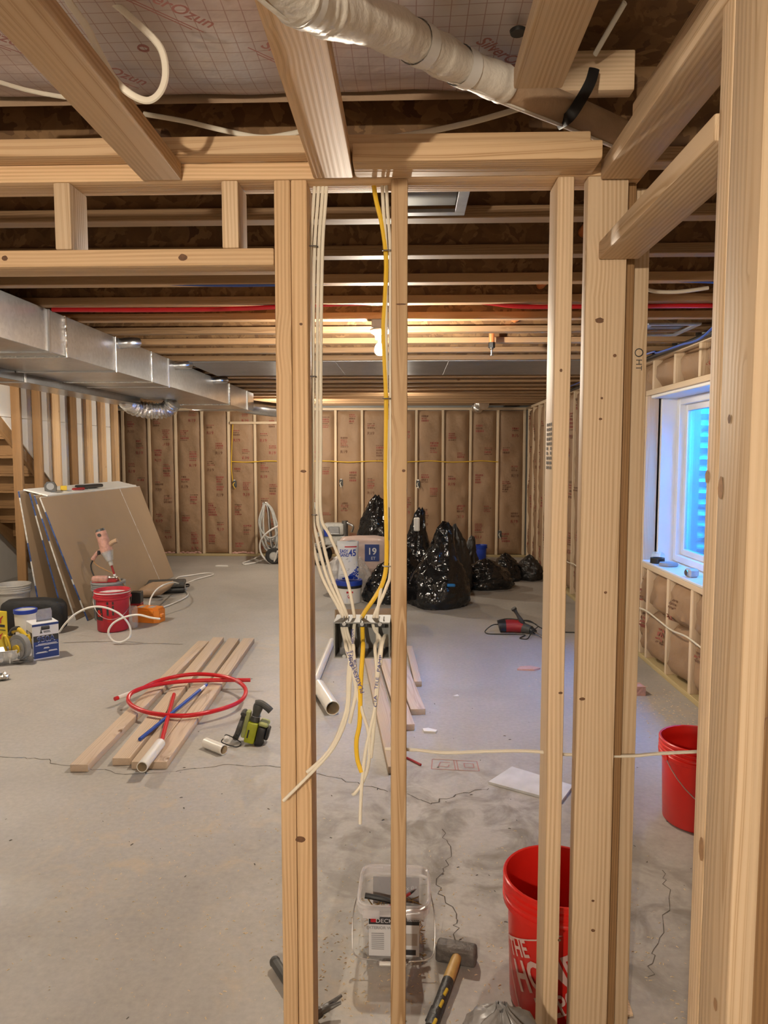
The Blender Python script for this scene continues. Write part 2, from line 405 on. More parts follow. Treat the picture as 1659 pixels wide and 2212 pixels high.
YCABLE = simple('yellow_cable_sheath', (0.75, 0.47, 0.03), 0.42, var=0.06)
GREYPVC = simple('grey_box_plastic', (0.17, 0.17, 0.16), 0.6, var=0.08)
BLUEINK = simple('blue_marker_ink', (0.012, 0.03, 0.22), 0.5)
BLKINK = simple('black_print', (0.03, 0.027, 0.025), 0.6)
REDPIPE = simple('red_pex_tubing', (0.56, 0.012, 0.02), 0.32, var=0.06)
BLUEPIPE = simple('blue_pex_tubing', (0.02, 0.075, 0.36), 0.32, var=0.06)
ORANGEP = simple('orange_cpvc_pipe', (0.62, 0.20, 0.06), 0.4, var=0.08)
REDBKT = simple('red_bucket_plastic', (0.62, 0.018, 0.012), 0.3, var=0.05)
REDBKT2 = simple('dusty_red_bucket_plastic', (0.44, 0.02, 0.035), 0.5, var=0.2, vscale=8)
WPRINT = simple('white_print', (0.62, 0.42, 0.38), 0.5)
BLUEPL = simple('blue_plastic', (0.012, 0.045, 0.36), 0.35, var=0.06)
DRYB = simple('drywall_back_paper', (0.33, 0.235, 0.15), 0.85, var=0.06, vscale=1.5, bump=0.05, bscale=60)
DRYW = simple('white_drywall_paper', (0.76, 0.75, 0.72), 0.85, var=0.05, vscale=1.5)
DRYE = simple('gypsum_edge', (0.42, 0.41, 0.39), 0.9, var=0.3, vscale=25)
DRYBLUE = simple('blue_printed_edge_tape', (0.025, 0.055, 0.17), 0.6, var=0.6, vscale=30)
GREYPL = simple('grey_bucket_plastic', (0.24, 0.245, 0.25), 0.5)
DUSTY = simple('dusty_pink_tool_plastic', (0.44, 0.24, 0.19), 0.6, var=0.25, vscale=30)
DUSTG = simple('dusty_grey_casting', (0.42, 0.42, 0.40), 0.5, var=0.15, vscale=30)
BLKPL = simple('black_plastic', (0.018, 0.018, 0.019), 0.4, var=0.25, vscale=20)
DGREY = simple('dark_grey_rubber', (0.06, 0.06, 0.058), 0.55, var=0.3, vscale=25)
LIME = simple('lime_tool_plastic', (0.36, 0.40, 0.012), 0.42, var=0.12, vscale=30)
LIMED = simple('dusty_lime_tool_plastic', (0.36, 0.39, 0.15), 0.6, var=0.15, vscale=30)
YEL = simple('yellow_tool_plastic', (0.62, 0.42, 0.02), 0.42, var=0.1)
ORANGE = simple('orange_case_plastic', (0.72, 0.22, 0.02), 0.45, var=0.08)
REDTOOL = simple('red_tool_plastic', (0.30, 0.018, 0.02), 0.42, var=0.15)
BLKFAB = simple('black_nylon_fabric', (0.012, 0.012, 0.013), 0.75, var=0.3, vscale=15, bump=0.4, bscale=40)
CARD = simple('corrugated_cardboard', (0.36, 0.25, 0.15), 0.8, var=0.08)
WHITEBOX = simple('white_carton', (0.66, 0.67, 0.70), 0.6, var=0.03)
NAVY = simple('navy_carton_print', (0.018, 0.045, 0.20), 0.55, var=0.15)
BLKBOX = simple('black_carton_print', (0.03, 0.03, 0.035), 0.55)
YCARD = simple('yellow_printed_card', (0.76, 0.58, 0.04), 0.5, var=0.05)
CRIM = simple('crimson_print', (0.46, 0.012, 0.025), 0.5)
GREYPRINT = simple('grey_print', (0.34, 0.34, 0.36), 0.6)
VINYL = simple('white_vinyl_frame', (0.70, 0.71, 0.72), 0.35, var=0.03)
WOODH = simple('hickory_handle', (0.52, 0.33, 0.10), 0.5, var=0.15, vscale=25)
TAPE = simple('black_tape', (0.035, 0.035, 0.033), 0.45, bump=0.5, bscale=50)
STONE = simple('rough_hammer_steel', (0.13, 0.115, 0.105), 0.6, 0.35, var=0.3, vscale=35, bump=0.7, bscale=45)
RUBBER = simple('black_tire_rubber', (0.03, 0.029, 0.028), 0.8, var=0.3, vscale=20)
QUILT = simple('quilted_white_jacket', (0.68, 0.635, 0.56), 0.42, var=0.05, bump=0.25, bscale=70)
MUDDY = simple('white_compound_smear', (0.62, 0.61, 0.60), 0.75, var=0.15, vscale=30)
POLYS = simple('clear_poly_sheet', (0.62, 0.60, 0.57), 0.25, var=0.1, vscale=9, bump=0.5, bscale=20)
CRACK = simple('crack_shadow', (0.10, 0.085, 0.07), 0.95)
SAWD = simple('sawdust_flake', (0.66, 0.53, 0.35), 0.9, var=0.2)
GRIT = simple('grey_grit', (0.12, 0.11, 0.10), 0.9)
CORR = simple('corrugated_well_steel', (0.62, 0.64, 0.66), 0.5, 0.3, var=0.06)
GRAVEL = simple('well_gravel', (0.25, 0.25, 0.25), 0.9, var=0.4, vscale=40)
BLUESTRIP = simple('blue_strip_plastic', (0.02, 0.16, 0.42), 0.4)
PORC = simple('white_porcelain', (0.78, 0.78, 0.76), 0.25, var=0.02)
BOXGREY = simple('steel_junction_box', (0.20, 0.20, 0.20), 0.5, 0.5)
SHELLP = simple('white_painted_drywall', (0.70, 0.68, 0.64), 0.8, var=0.04)

def clearp(name, col, fac, rough=0.1):
    m, nt, b = newmat(name); L = nt.links
    b.inputs['Base Color'].default_value = (*col, 1); b.inputs['Roughness'].default_value = rough
    tc = nd(nt, 'ShaderNodeTexCoord'); n = nd(nt, 'ShaderNodeTexNoise', i_Scale=14.0, i_Detail=3.0); L.new(tc.outputs['Object'], n.inputs['Vector'])
    r = ramp(nt, [(0.3, (fac * 0.75,) * 3), (0.7, (min(1, fac * 1.25),) * 3)]); L.new(n.outputs[0], r.inputs[0])
    tr = nd(nt, 'ShaderNodeBsdfTransparent'); mx = nd(nt, 'ShaderNodeMixShader')
    L.new(r.outputs[0], mx.inputs[0]); L.new(tr.outputs[0], mx.inputs[1]); L.new(b.outputs[0], mx.inputs[2])
    L.new(mx.outputs[0], nt.nodes['Material Output'].inputs['Surface']); return m
CLEARPL = clearp('clear_frosted_plastic', (0.78, 0.76, 0.78), 0.15, 0.18)
CLEARRIM = clearp('frosted_plastic_rim', (0.80, 0.78, 0.80), 0.42, 0.2)
CLEARBAG = clearp('clear_bag_film', (0.6, 0.58, 0.56), 0.35, 0.12)
BOTTLE = clearp('clear_bottle_plastic', (0.7, 0.8, 0.8), 0.5, 0.06)
BOTTLEG = clearp('green_bottle_label', (0.05, 0.5, 0.3), 0.7, 0.2)
def glass():
    m, nt, b = newmat('window_glass'); L = nt.links
    gl = nd(nt, 'ShaderNodeBsdfGlossy'); gl.inputs['Roughness'].default_value = 0.02
    tr = nd(nt, 'ShaderNodeBsdfTransparent'); tr.inputs[0].default_value = (0.93, 0.96, 0.96, 1)
    fr = nd(nt, 'ShaderNodeFresnel', i_0=1.45); mx = nd(nt, 'ShaderNodeMixShader')
    L.new(math_(nt, 'MULTIPLY', fr.outputs[0], 0.8), mx.inputs[0]); L.new(tr.outputs[0], mx.inputs[1]); L.new(gl.outputs[0], mx.inputs[2])
    L.new(mx.outputs[0], nt.nodes['Material Output'].inputs['Surface']); return m
GLASS = glass()
def bagmat(name, col, rough):
    m, nt, b = newmat(name); L = nt.links
    tc = nd(nt, 'ShaderNodeTexCoord')
    n = nd(nt, 'ShaderNodeTexNoise', i_Scale=4.0, i_Detail=3.0, i_Distortion=1.4); L.new(tc.outputs['Object'], n.inputs['Vector'])
    v = nd(nt, 'ShaderNodeTexVoronoi', i_Scale=5.5, feature='DISTANCE_TO_EDGE'); 
    sc2 = nd(nt, 'ShaderNodeVectorMath', operation='SCALE'); L.new(n.outputs['Color'], sc2.inputs[0]); sc2.inputs['Scale'].default_value = 0.25
    ad = nd(nt, 'ShaderNodeVectorMath', operation='ADD'); L.new(tc.outputs['Object'], ad.inputs[0]); L.new(sc2.outputs[0], ad.inputs[1]); L.new(ad.outputs[0], v.inputs['Vector'])
    h = math_(nt, 'ADD', math_(nt, 'MULTIPLY', n.outputs[0], 0.8), math_(nt, 'MULTIPLY', v.outputs['Distance'], 0.9))
    bp = nd(nt, 'ShaderNodeBump', i_Strength=0.6, i_Distance=0.04); L.new(h, bp.inputs['Height']); L.new(bp.outputs[0], b.inputs['Normal'])
    r = ramp(nt, [(0.3, tuple(c * .6 for c in col)), (0.8, tuple(c * 1.6 for c in col))]); L.new(n.outputs[0], r.inputs[0]); L.new(r.outputs[0], b.inputs['Base Color'])
    b.inputs['Roughness'].default_value = rough; b.inputs['Specular IOR Level'].default_value = 0.6
    return m
BAG = bagmat('black_trash_bag_film', (0.010, 0.010, 0.011), 0.13)
BAGD = bagmat('dull_black_bag_film', (0.022, 0.020, 0.019), 0.42)
GREYBAG = bagmat('grey_plastic_bag_film', (0.22, 0.21, 0.205), 0.3)
WHITEBAG = bagmat('white_plastic_bag_film', (0.55, 0.53, 0.52), 0.35)
def vapour():
    """poly vapour barrier over pink batts, with its printed square grid"""
    m, nt, b = newmat('printed_vapor_barrier'); L = nt.links
    tc = nd(nt, 'ShaderNodeTexCoord'); sx = nd(nt, 'ShaderNodeSeparateXYZ'); L.new(tc.outputs['Object'], sx.inputs[0])
    def line(o, pitch):
        fr = math_(nt, 'FRACT', math_(nt, 'MULTIPLY', o, 1 / pitch)); d = math_(nt, 'ABSOLUTE', math_(nt, 'SUBTRACT', fr, 0.5))
        return math_(nt, 'LESS_THAN', d, 0.03)
    g = math_(nt, 'MAXIMUM', line(sx.outputs[0], 0.032), line(sx.outputs[1], 0.032))
    n = nd(nt, 'ShaderNodeTexNoise', i_Scale=2.2, i_Detail=3.0); L.new(tc.outputs['Object'], n.inputs['Vector'])
    r = ramp(nt, [(0.35, (0.58, 0.41, 0.36)), (0.5, (0.60, 0.50, 0.46)), (0.62, (0.64, 0.60, 0.60)), (0.72, (0.62, 0.50, 0.38))]); L.new(n.outputs[0], r.inputs[0])
    L.new(mixc(nt, math_(nt, 'MULTIPLY', g, 0.62), r.outputs[0], (0.30, 0.13, 0.10)), b.inputs['Base Color'])
    b.inputs['Roughness'].default_value = 0.3
    bp = nd(nt, 'ShaderNodeBump', i_Strength=0.35, i_Distance=0.02); n2 = nd(nt, 'ShaderNodeTexNoise', i_Scale=9.0, i_Detail=4.0); L.new(tc.outputs['Object'], n2.inputs['Vector'])
    L.new(n2.outputs[0], bp.inputs['Height']); L.new(bp.outputs[0], b.inputs['Normal'])
    return m
VAPOR = vapour()
PINKINK = simple('pink_print', (0.42, 0.19, 0.17), 0.6)
def bulbmat(k):
    m, nt, b = newmat('lit_bulb_' + k); b.inputs['Base Color'].default_value = (1, 1, 1, 1)
    b.inputs['Emission Color'].default_value = (*BULB_COL, 1); b.inputs['Emission Strength'].default_value = BULBS[k]; return m
# ------------------------------------------------------------------ the setting
FAR, RW, ZJ = 10.72, 1.78, 2.262        # far stud faces, right stud faces, underside of the joists
XL, XR, YB = -4.95, 2.06, -3.2
S38, S89 = 0.038, 0.089
# floor slab with its cracks
floor = struct('floor', M().box((XL - 0.3, YB - 0.2, -0.12), (XR, FAR + 0.35, 0)), CONC)
def crack(pts, w=0.004, sub=7):
    P = []
    Q = [FL(*p) for p in pts]
    for a, b in zip(Q[:-1], Q[1:]):
        for i in range(sub):
            p = a.lerp(b, i / sub); P.append(p + Vector((random.uniform(-1, 1), random.uniform(-1, 1), 0)) * 0.014 * (1 if i else .3))
    P.append(Q[-1]); m = M()
    for a, b in zip(P[:-1], P[1:]):
        d = (b - a).normalized(); n = Vector((-d.y, d.x, 0)) * w * random.uniform(0.3, 0.75); z = Vector((0, 0, 0.0006))
        m.add([a - n + z, a + n + z, b + n * .8 + z, b - n * .8 + z], [(0, 1, 2, 3)])
    obj('crack', m, CRACK, floor, 0, world=True)
crack([(0, 1635), (90, 1640), (150, 1655), (270, 1672), (360, 1668), (480, 1652), (600, 1657), (690, 1672), (800, 1700), (838, 1710)], 0.004)
crack([(880, 1715), (930, 1737), (985, 1717), (1056, 1703)], 0.005)
crack([(955, 1790), (975, 1850), (940, 1910), (985, 1985), (983, 2030)], 0.003)
crack([(1430, 1880), (1445, 1940), (1420, 2040), (1400, 2110)], 0.0025)

# ceiling: subfloor panels carried by joists with a strand-board web and a lumber flange
ceiling = struct('ceiling', M().box((XL - 0.3, YB - 0.2, 2.50), (XR, FAR + 0.35, 2.53)), OSB)
JY = [1.85 + 0.405 * k for k in range(22)]
jx0, jx1 = XL, RW + 0.08
web_me = None; fl_me = None
for Yk in JY:
    mt = Matrix.Translation(((jx0 + jx1) / 2, Yk + 0.029, 2.38))
    if web_me is None:
        h = (jx1 - jx0) / 2
        web_me = M().box((-h, -0.005, -0.118 + 0.03), (h, 0.005, 0.12)).mesh('joist', 0); web_me.materials.append(OSB)
    j = obj('joist', web_me, None, ceiling, world=True, mtx=mt)
    lumber('flange', j, (jx0, Yk + 0.029, ZJ + 0.019), (jx1, Yk + 0.029, ZJ + 0.019), 0.058, 0.038, FLANGE, bev=0.003)

# near wall behind the camera and the outer left wall
struct('wall_near', M().box((XL - 0.3, YB - 0.2, 0), (XR, YB, 2.5)), SHELLP)
struct('wall_outer_left', M().box((XL - 0.3, YB, 0), (XL, FAR + 0.35, 2.5)), SHELLP)


# paper faced insulation batt between two studs
def batt_h(u, v, s, H):
    e = 1 - (2 * u - 1) ** 6
    k = noise.noise(Vector((u * 1.3 + s * 7.7, v * H * 2.2, s * 3.1)))
    k2 = noise.noise(Vector((u * 2.5 + s * 5.1 + 1.2 * k, v * H * 6.0, s * 1.7)))
    k3 = abs(noise.noise(Vector((u * 3.0 + v * 5 + s, v * H * 11.0 + u * 4, s * 9.1))))
    end = min(1, v * H / 0.06, (1 - v) * H / 0.05)
    return -0.048 + e * end * (0.050 + 0.020 * k + 0.014 * k2 - 0.024 * k3)
def batt(parent, fn, w, H, s, prints, nu=12):
    """fn(u metres across, v metres up, depth out of the wall) -> world point"""
    nv = max(8, int(H * 24))
    o = obj('insulation_batt', M().grid(lambda u, v: fn(u * w, v * H, batt_h(u, v, s, H)), nu, nv), KRAFT, parent, 60, world=True)
    rn = random.Random(int(s * 1000))
    red = M(); brn = M()
    def on(a, b):
        u = min(1, max(0, a / w)); v = min(1, max(0, b / H)); return fn(a, b, batt_h(u, v, s, H) + 0.004)
    v = rn.uniform(0.05, 0.3); side = rn.random() < .5
    while v < H - 0.12 and prints > 0:
        uu = w * (0.3 if side else 0.66)
        if rn.random() < 0.45:
            vv = v
            text(red if rn.random() < .7 else brn, 'R19', 0.062, lambda a, b: on(uu + a, vv + b), 1.1); v += 0.07
        for r in range(rn.randint(2, 6)):                          # blurred lines of small print
            mm = red if rn.random() < .66 else brn; x = uu - 0.05; x1 = uu + rn.uniform(0.02, 0.06); hh = rn.choice((0.012, 0.016, 0.028))
            while x < x1:
                dx = rn.uniform(0.012, 0.03); a, b = x, v
                mm.add([on(a, b), on(a + dx, b), on(a + dx, b + hh), on(a, b + hh)], [(0, 1, 2, 3)]); x += dx + 0.006
            v += hh + 0.012
        v += rn.uniform(0.03, 0.16) / prints; side = not side
    for m_, mt_ in ((red, REDPRINT), (brn, BRNPRINT)):
        if m_.v: obj('print', m_, mt_, o, 0, world=True)
    return o
def wrapfluff(parent, fn, w, s):
    m = M(); rn = random.Random(int(s * 999)); x = 0.02
    while x < w - 0.03:
        q = rn.uniform(0.012, 0.026); c = Vector((x, rn.uniform(0.004, 0.02), rn.uniform(-.02, 0)))
        m.sphere((0, 0, 0), 1.0, 7, 5, fn=lambda p, d: fn(c.x + d.x * q * 1.4, c.y + d.y * q * .7, c.z + d.z * q)); x += q * 1.5
    obj('fiberglass_tuft', m, FIBER, parent, 60, world=True)

# far wall
wall_back = struct('wall_back', M().box((XL - 0.3, FAR + 0.12, 0), (XR, FAR + 0.35, 2.5)), CWALL)
yc = FAR + S89 / 2
lumber('bottom_plate', wall_back, (XL, yc, 0.019), (RW + .09, yc, 0.019), S89, S38, TREAT)
lumber('top_plate', wall_back, (XL, yc, 2.236), (RW + .09, yc, 2.236), S89, S38, PALE)
fx = [-4.32 - 0.406, ] + [-4.32 + 0.406 * k for k in range(16)]
for k, x in enumerate(fx):
    lumber('stud', wall_back, (x, yc, 0.038), (x + random.uniform(-.006, .006), yc, 2.217), S38, S89, PALE, up=(0, 1, 0))
for k in range(len(fx) - 1):
    x0 = fx[k] + .019; w = 0.406 - .038; yy = FAR
    fn = lambda u, v, d, x0=x0: Vector((x0 + u, FAR - d, 0.045 + v))
    batt(wall_back, fn, w, 2.165, 0.37 + k * 1.13, 1.0 if k < 7 else 0.45)
    if k in (2, 3, 5, 7, 12): wrapfluff(wall_back, lambda u, v, d, x0=x0: Vector((x0 + u, FAR + .02 - d, 0.038 + v)), w, k + 1.5)
lumber('header', wall_back, (-2.66, FAR - .019, 2.03), (-1.75, FAR - .019, 2.03), S38, S38, PALE)

# right wall and the window opening
WY0, WY1, WZ0, WZ1 = 3.80, 5.36, 0.735, 1.975
xf = RW + 0.13
mw = M()
mw.box((xf, YB, 0), (XR + .12, WY0, 2.5)); mw.box((xf, WY1, 0), (XR + .12, FAR + .35, 2.5))
mw.box((xf, WY0, 0), (XR + .12, WY1, WZ0)); mw.box((xf, WY0, WZ1), (XR + .12, WY1, 2.5))
wall_right = struct('wall_right', mw, CWALL)
xc = RW + S89 / 2
lumber('bottom_plate', wall_right, (xc, YB, 0.019), (xc, FAR - .002, 0.019), S89, S38, TREAT)
lumber('top_plate', wall_right, (xc, YB, 2.236), (xc, FAR - .002, 2.236), S89, S38, PALE)
ry = []
y = FAR - 0.20
while y > -0.5:
    ry.append(y); y -= 0.406
for y in ry:
    if WY0 < y < WY1:
        lumber('cripple_stud', wall_right, (xc, y, .038), (xc, y, WZ0 - .038), S38, S89, PALE, up=(1, 0, 0))
        lumber('cripple_stud', wall_right, (xc, y, WZ1 + .038), (xc, y, 2.217), S38, S89, PALE, up=(1, 0, 0))
    else: lumber('stud', wall_right, (xc, y, .038), (xc, y, 2.217), S38, S89, PALE, up=(1, 0, 0))
lumber('sill_plate', wall_right, (xc, WY0, WZ0 - .019), (xc, WY1, WZ0 - .019), S89, S38, PALE)
lumber('header', wall_right, (xc, WY0 - .03, WZ1 + .019), (xc, WY1 + .03, WZ1 + .019), S89, S38, PALE)
for y in (WY0 - .019, WY1 + .019): lumber('jamb_stud', wall_right, (xc, y, .038), (xc, y, WZ1), S38, S89, PALE, up=(1, 0, 0))
ye = sorted(ry + [WY0 - .019, WY1 + .019])
for k in range(len(ye) - 1):
    a, b = ye[k] + .019, ye[k + 1] - .019; w = b - a
    if w < 0.05 or b < 1.9: continue
    inw = a > WY0 - .03 and b < WY1 + .03
    for z0, z1 in (((0.045, WZ0 - .04), (WZ1 + .04, 2.215)) if inw else ((0.045, 2.215),)):
        fn = lambda u, v, d, a=a, z0=z0: Vector((RW - d * 1.25, a + u, z0 + v))
        if inw and z0 < 0.1:         # two slumping batts, one above the other
            mid = 0.40
            batt(wall_right, lambda u, v, d, a=a: Vector((RW - d * 2.1 - 0.012, a + u, 0.045 + v)), w, mid - .045, k * 2.7 + 61, 0.8)
            batt(wall_right, lambda u, v, d, a=a: Vector((RW - d * 2.1 - 0.022, a + u, mid + v)), w, z1 - mid, k * 2.7 + 71, 0.8)
        else: batt(wall_right, fn, w, z1 - z0, k * 1.9 + 31, 0.35)
# white cable clipped across the lower batts
single('stapled_cable', M().tube(spline([(RW - .035, 3.4 + .25 * k, 0.40 + .012 * math.sin(k * 2.1)) for k in range(22)], 4), 0.006, 6), CABLE,
       'white cable strung across the studs of the right wall below the window', 'cable')

# window with a corrugated well outside
win = struct('window_1', loc=(2.0, WY0, WZ0), label='white vinyl basement window')
def wbox(name, lo, hi, mat, par=win, bev=0.004): return obj(name, M().box(lo, hi, bev), mat, par, world=True)
x0, x1 = RW + .10, 2.02
wbox('jamb_board', (x0, WY1 - .03, WZ0), (x1, WY1, WZ1), VINYL); wbox('jamb_board', (x0, WY0, WZ0), (x1, WY0 + .03, WZ1), VINYL)
wbox('head_board', (RW + .02, WY0 + .03, WZ1 - .022), (x1, WY1 - .03, WZ1), VINYL)
wbox('sill_board', (RW - .004, WY0, WZ0), (x1, WY1 - .001, WZ0 + .018), VINYL)
fy0, fy1, fz0, fz1 = WY0 + .03, WY1 - .03, WZ0 + .02, WZ1 - .022
t = 0.05
for lo, hi in (((x1 - .03, fy0, fz0), (2.1, fy0 + t, fz1)), ((x1 - .03, fy1 - t, fz0), (2.1, fy1, fz1)), ((x1 - .03, fy0 + t, fz0), (2.1, fy1 - t, fz0 + t)), ((x1 - .03, fy0 + t, fz1 - t), (2.1, fy1 - t, fz1))):
    wbox('frame_rail', lo, hi, VINYL)
ym = (fy0 + fy1) / 2
for a, b, xx in ((fy0 + t, ym + .02, 2.05), (ym - .02, fy1 - t, 2.03)):
    s = struct('sash', loc=(xx, a, fz0)); s.parent = win; s.matrix_parent_inverse = wm(win).inverted(); del s['kind']
    q = 0.045; z0, z1 = fz0 + t, fz1 - t
    for lo, hi in (((xx, a, z0), (xx + .03, a + q, z1)), ((xx, b - q, z0), (xx + .03, b, z1)), ((xx, a + q, z0), (xx + .03, b - q, z0 + q)), ((xx, a + q, z1 - q), (xx + .03, b - q, z1))):
        wbox('sash_rail', lo, hi, VINYL, s)
    wbox('pane', (xx + .012, a + q, z0 + q), (xx + .018, b - q, z1 - q), GLASS, s, 0)
def well(u, v):
    th = math.pi * (u - 0.5); z = 0.45 + 2.0 * v
    k = 1 + 0.028 * math.sin(z * 2 * math.pi / 0.085)
    return Vector((XR + .10 + 0.80 * k * max(0, math.cos(th)) ** 0.75, (WY0 + WY1) / 2 + 0.92 * k * math.copysign(abs(math.sin(th)) ** 0.75, math.sin(th)), z))
mwell = M().grid(well, 40, 140)
well_o = single('window_well', mwell, CORR, 'corrugated steel window well outside the basement window', 'window well')
single('well_gravel', M().box((XR + .12, WY0 - .2, .42), (XR + .95, WY1 + .2, .50)), GRAVEL, 'grey gravel at the bottom of the window well', 'gravel')['kind'] = 'stuff'

# partition the camera looks through
YP = 1.62; yp = YP + S89 / 2; ZP = 2.142
wall_front = struct('wall_front', loc=(0, yp, 0))
V = lambda x, w=S38: x
for x, lab in ((-0.278, None), (-0.2405, None), (-0.0165, None), (0.349, None)):
    lumber('stud', wall_front, (x, yp, .038), (x, yp, ZP), S38 - .001, S89, PINE if x < 0.2 else PINE2, up=(0, 1, 0))
lumber('bottom_plate', wall_front, (-0.297, yp, .019), (0.40, yp, .019), S89, S38, TREAT)
lumber('top_plate', wall_front, (-2.4, yp, ZP + .019), (0.52, yp, ZP + .019), S89, S38, PINE)
lumber('top_plate', wall_front, (-2.4, yp - .045, ZP + .057), (0.39, yp - .045, ZP + .057), S89, S38, PINE)
lumber('ledger', wall_front, (-0.115, YP - .0445, ZP + .020), (0.404, YP - .0445, ZP + .020), S89, S38, PINE)
lumber('door_header', wall_front, (-2.4, yp, 1.976), (-0.2975, yp, 1.976), S89, S38, PINE)
for x in (-0.775, -0.395, -1.35): lumber('cripple_stud', wall_front, (x, yp, 1.995), (x, yp, ZP), S38, S89, PINE2, up=(0, 1, 0))
lumber('stud', wall_front, (-2.38, yp, 0), (-2.38, yp, ZP), S38, S89, PINE, up=(0, 1, 0))
# bulkhead boards running towards the camera
lumber('bulkhead_board', wall_front, (-0.545, -0.9, ZP + .026), (-0.545, YP - .004, ZP + .018), S89, S38, PINE)
lumber('bulkhead_board', wall_front, (-0.163, -0.9, ZP + .026), (-0.163, YP - .004, ZP + .018), S89, S38, PINE)
lumber('hanging_board', wall_front, (0.239, -0.5, 2.222), (0.239, 1.365, 2.219), S89, S38, PINE2)

# doorway wall on the right, running towards the camera
wall_door = struct('wall_door', loc=(0.45, 1.3, 0))
lumber('stud', wall_door, (0.441, YP + .019, .038), (0.441, YP + .019, ZP), S89, S38, PINE2, up=(0, 1, 0))
lumber('stud', wall_door, (0.541, YP + .12, .038), (0.541, YP + .12, ZP), S38, S89, PINE2, up=(0, 1, 0))
lumber('stud', wall_door, (0.497, YP + .086, .038), (0.497, YP + .086, ZP), S38, S89, DARKW, up=(0, 1, 0))  # dark stud in the gap, its colour standing in for the shade there
lumber('bottom_plate', wall_door, (0.441, YP + .0, .019), (0.60, YP + .1, .019), S89, S38, TREAT)
xd = 0.466
lumber('top_plate', wall_door, (xd, YP - .006, ZP + .008), (xd, 0.2, ZP + .008), S89, S38, PINE2)
lumber('top_plate', wall_door, (xd + .012, 1.44, ZP + .047), (xd + .012, 0.2, ZP + .047), S89, S38, PINE2)
lumber('door_header', wall_door, (xd, YP - .002, 1.981), (xd, 1.0265, 1.981), S89, S38, PINE2)
lumber('post', wall_door, (0.4425, 0.9415, .038), (0.4425, 0.9415, 2.168), S38 - .004, S89, PINE2, up=(0, 1, 0))
lumber('post', wall_door, (0.4425, 1.0055, .038), (0.4425, 1.0055, 2.168), S38 - .004, S38, PINE2, up=(0, 1, 0))
lumber('post', wall_door, (0.515, 0.975, .038), (0.515, 0.975, 2.168), S89, S38, DARKW, up=(0, 1, 0))  # post in shade; the shade is put into its darker wood colour
lumber('bottom_plate', wall_door, (0.42, 0.96, .019), (1.7, 0.96, .019), S89, S38, TREAT)
lumber('top_plate', wall_door, (0.20, 0.965, 2.187), (1.75, 0.965, 2.187), S89, S38, PINE2)
for x in (0.95, 1.35): lumber('stud', wall_door, (x, .96, .038), (x, .96, 2.168), S38, S89, DARKW, up=(0, 1, 0))
# mill stamps
m = M(); z = W(1366, 775, YP + .075).z
text(m, 'HT', 0.020, plane((0.541, YP + .0755, z - .014), (0, 0, -1), (1, 0, 0), .0006)); m.tube([(0.541 + .009 * math.cos(a), YP + .0749, z + .014 + .009 * math.sin(a)) for a in [k * .524 for k in range(12)]], .0014, 4, closed=True)
obj('stamp', m, BLKINK, wall_door, 0, world=True)
m = M(); q = W(1648, 1560, .956); text(m, 'STUD', 0.026, plane((q.x + .012, .956, q.z), (-1, 0, 0), (0, 0, -1), .0006)); obj('stamp', m, BRNPRINT, wall_door, 0, world=True)
m = M()
for r in range(3):
    for c in range(10):
        if random.random() < .85:
            y0 = 1.63 + r * .022; z0 = 1.50 + .011 * c; m.add([(0.3294, y0, z0), (0.3294, y0 + .014, z0), (0.3294, y0 + .014, z0 + .007), (0.3294, y0, z0 + .007)], [(0, 1, 2, 3)])
obj('stamp', m, GRIT, wall_front, 0, world=True)

# stud wall along the stairs on the left, and the stairs behind it
wall_stair = struct('wall_left', loc=(-3.765, 7.9, 0))
for k in range(7):
    y = 6.79 + 0.385 * k
    lumber('stud', wall_stair, (-3.765, y, .038), (-3.765, y, 2.224), S89, S38, DARKW if k in (0, 1, 3) else PINE, up=(0, 1, 0))
lumber('bottom_plate', wall_stair, (-3.765, 5.4, .019), (-3.765, 9.12, .019), S89, S38, TREAT)
lumber('top_plate', wall_stair, (-3.765, 5.4, 2.243), (-3.765, 9.12, 2.243), S89, S38, PINE)
st = thing('staircase', 'wooden basement stairs behind the bare stud wall on the left', 'stairs', (-4.3, 9.2, 0))
def sz(y): return 0.04 + 0.725 * (9.25 - y)
for x in (-3.847, -4.80): lumber('stringer', st, (x, 9.32, sz(9.32) - .02), (x, 6.55, sz(6.55) - .02), 0.038, 0.235, DARKW)
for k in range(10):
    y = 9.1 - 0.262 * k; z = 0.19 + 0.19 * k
    lumber('tread', st, (-3.862, y, z), (-4.78, y, z), 0.27, 0.027, DARKW)
    lumber('riser', st, (-3.86, y - .13, z + .095), (-4.78, y - .13, z + .095), 0.016, 0.16, DARKW)
# white drywall closing the stairwell behind the studs, cut along the stair line
wl = [(6.3, 2.24), (6.3, 2.12), (9.10, 0.12), (9.10, 2.24)]
zs_ = 1.90
def sheet_poly(poly): return M().prism(poly, -3.826, -3.813, Matrix(((0, 0, 1, 0), (1, 0, 0, 0), (0, 1, 0, 0), (0, 0, 0, 1))))
obj('drywall_panel', sheet_poly([(6.62, 1.905), (9.10, 1.905), (9.10, 2.235), (6.3, 2.235), (6.3, 2.135)]), DRYW, wall_stair, 0, world=True)
obj('drywall_panel', sheet_poly([(6.63, 1.900), (9.10, 0.13), (9.10, 1.900)]), DRYW, wall_stair, 0, world=True)
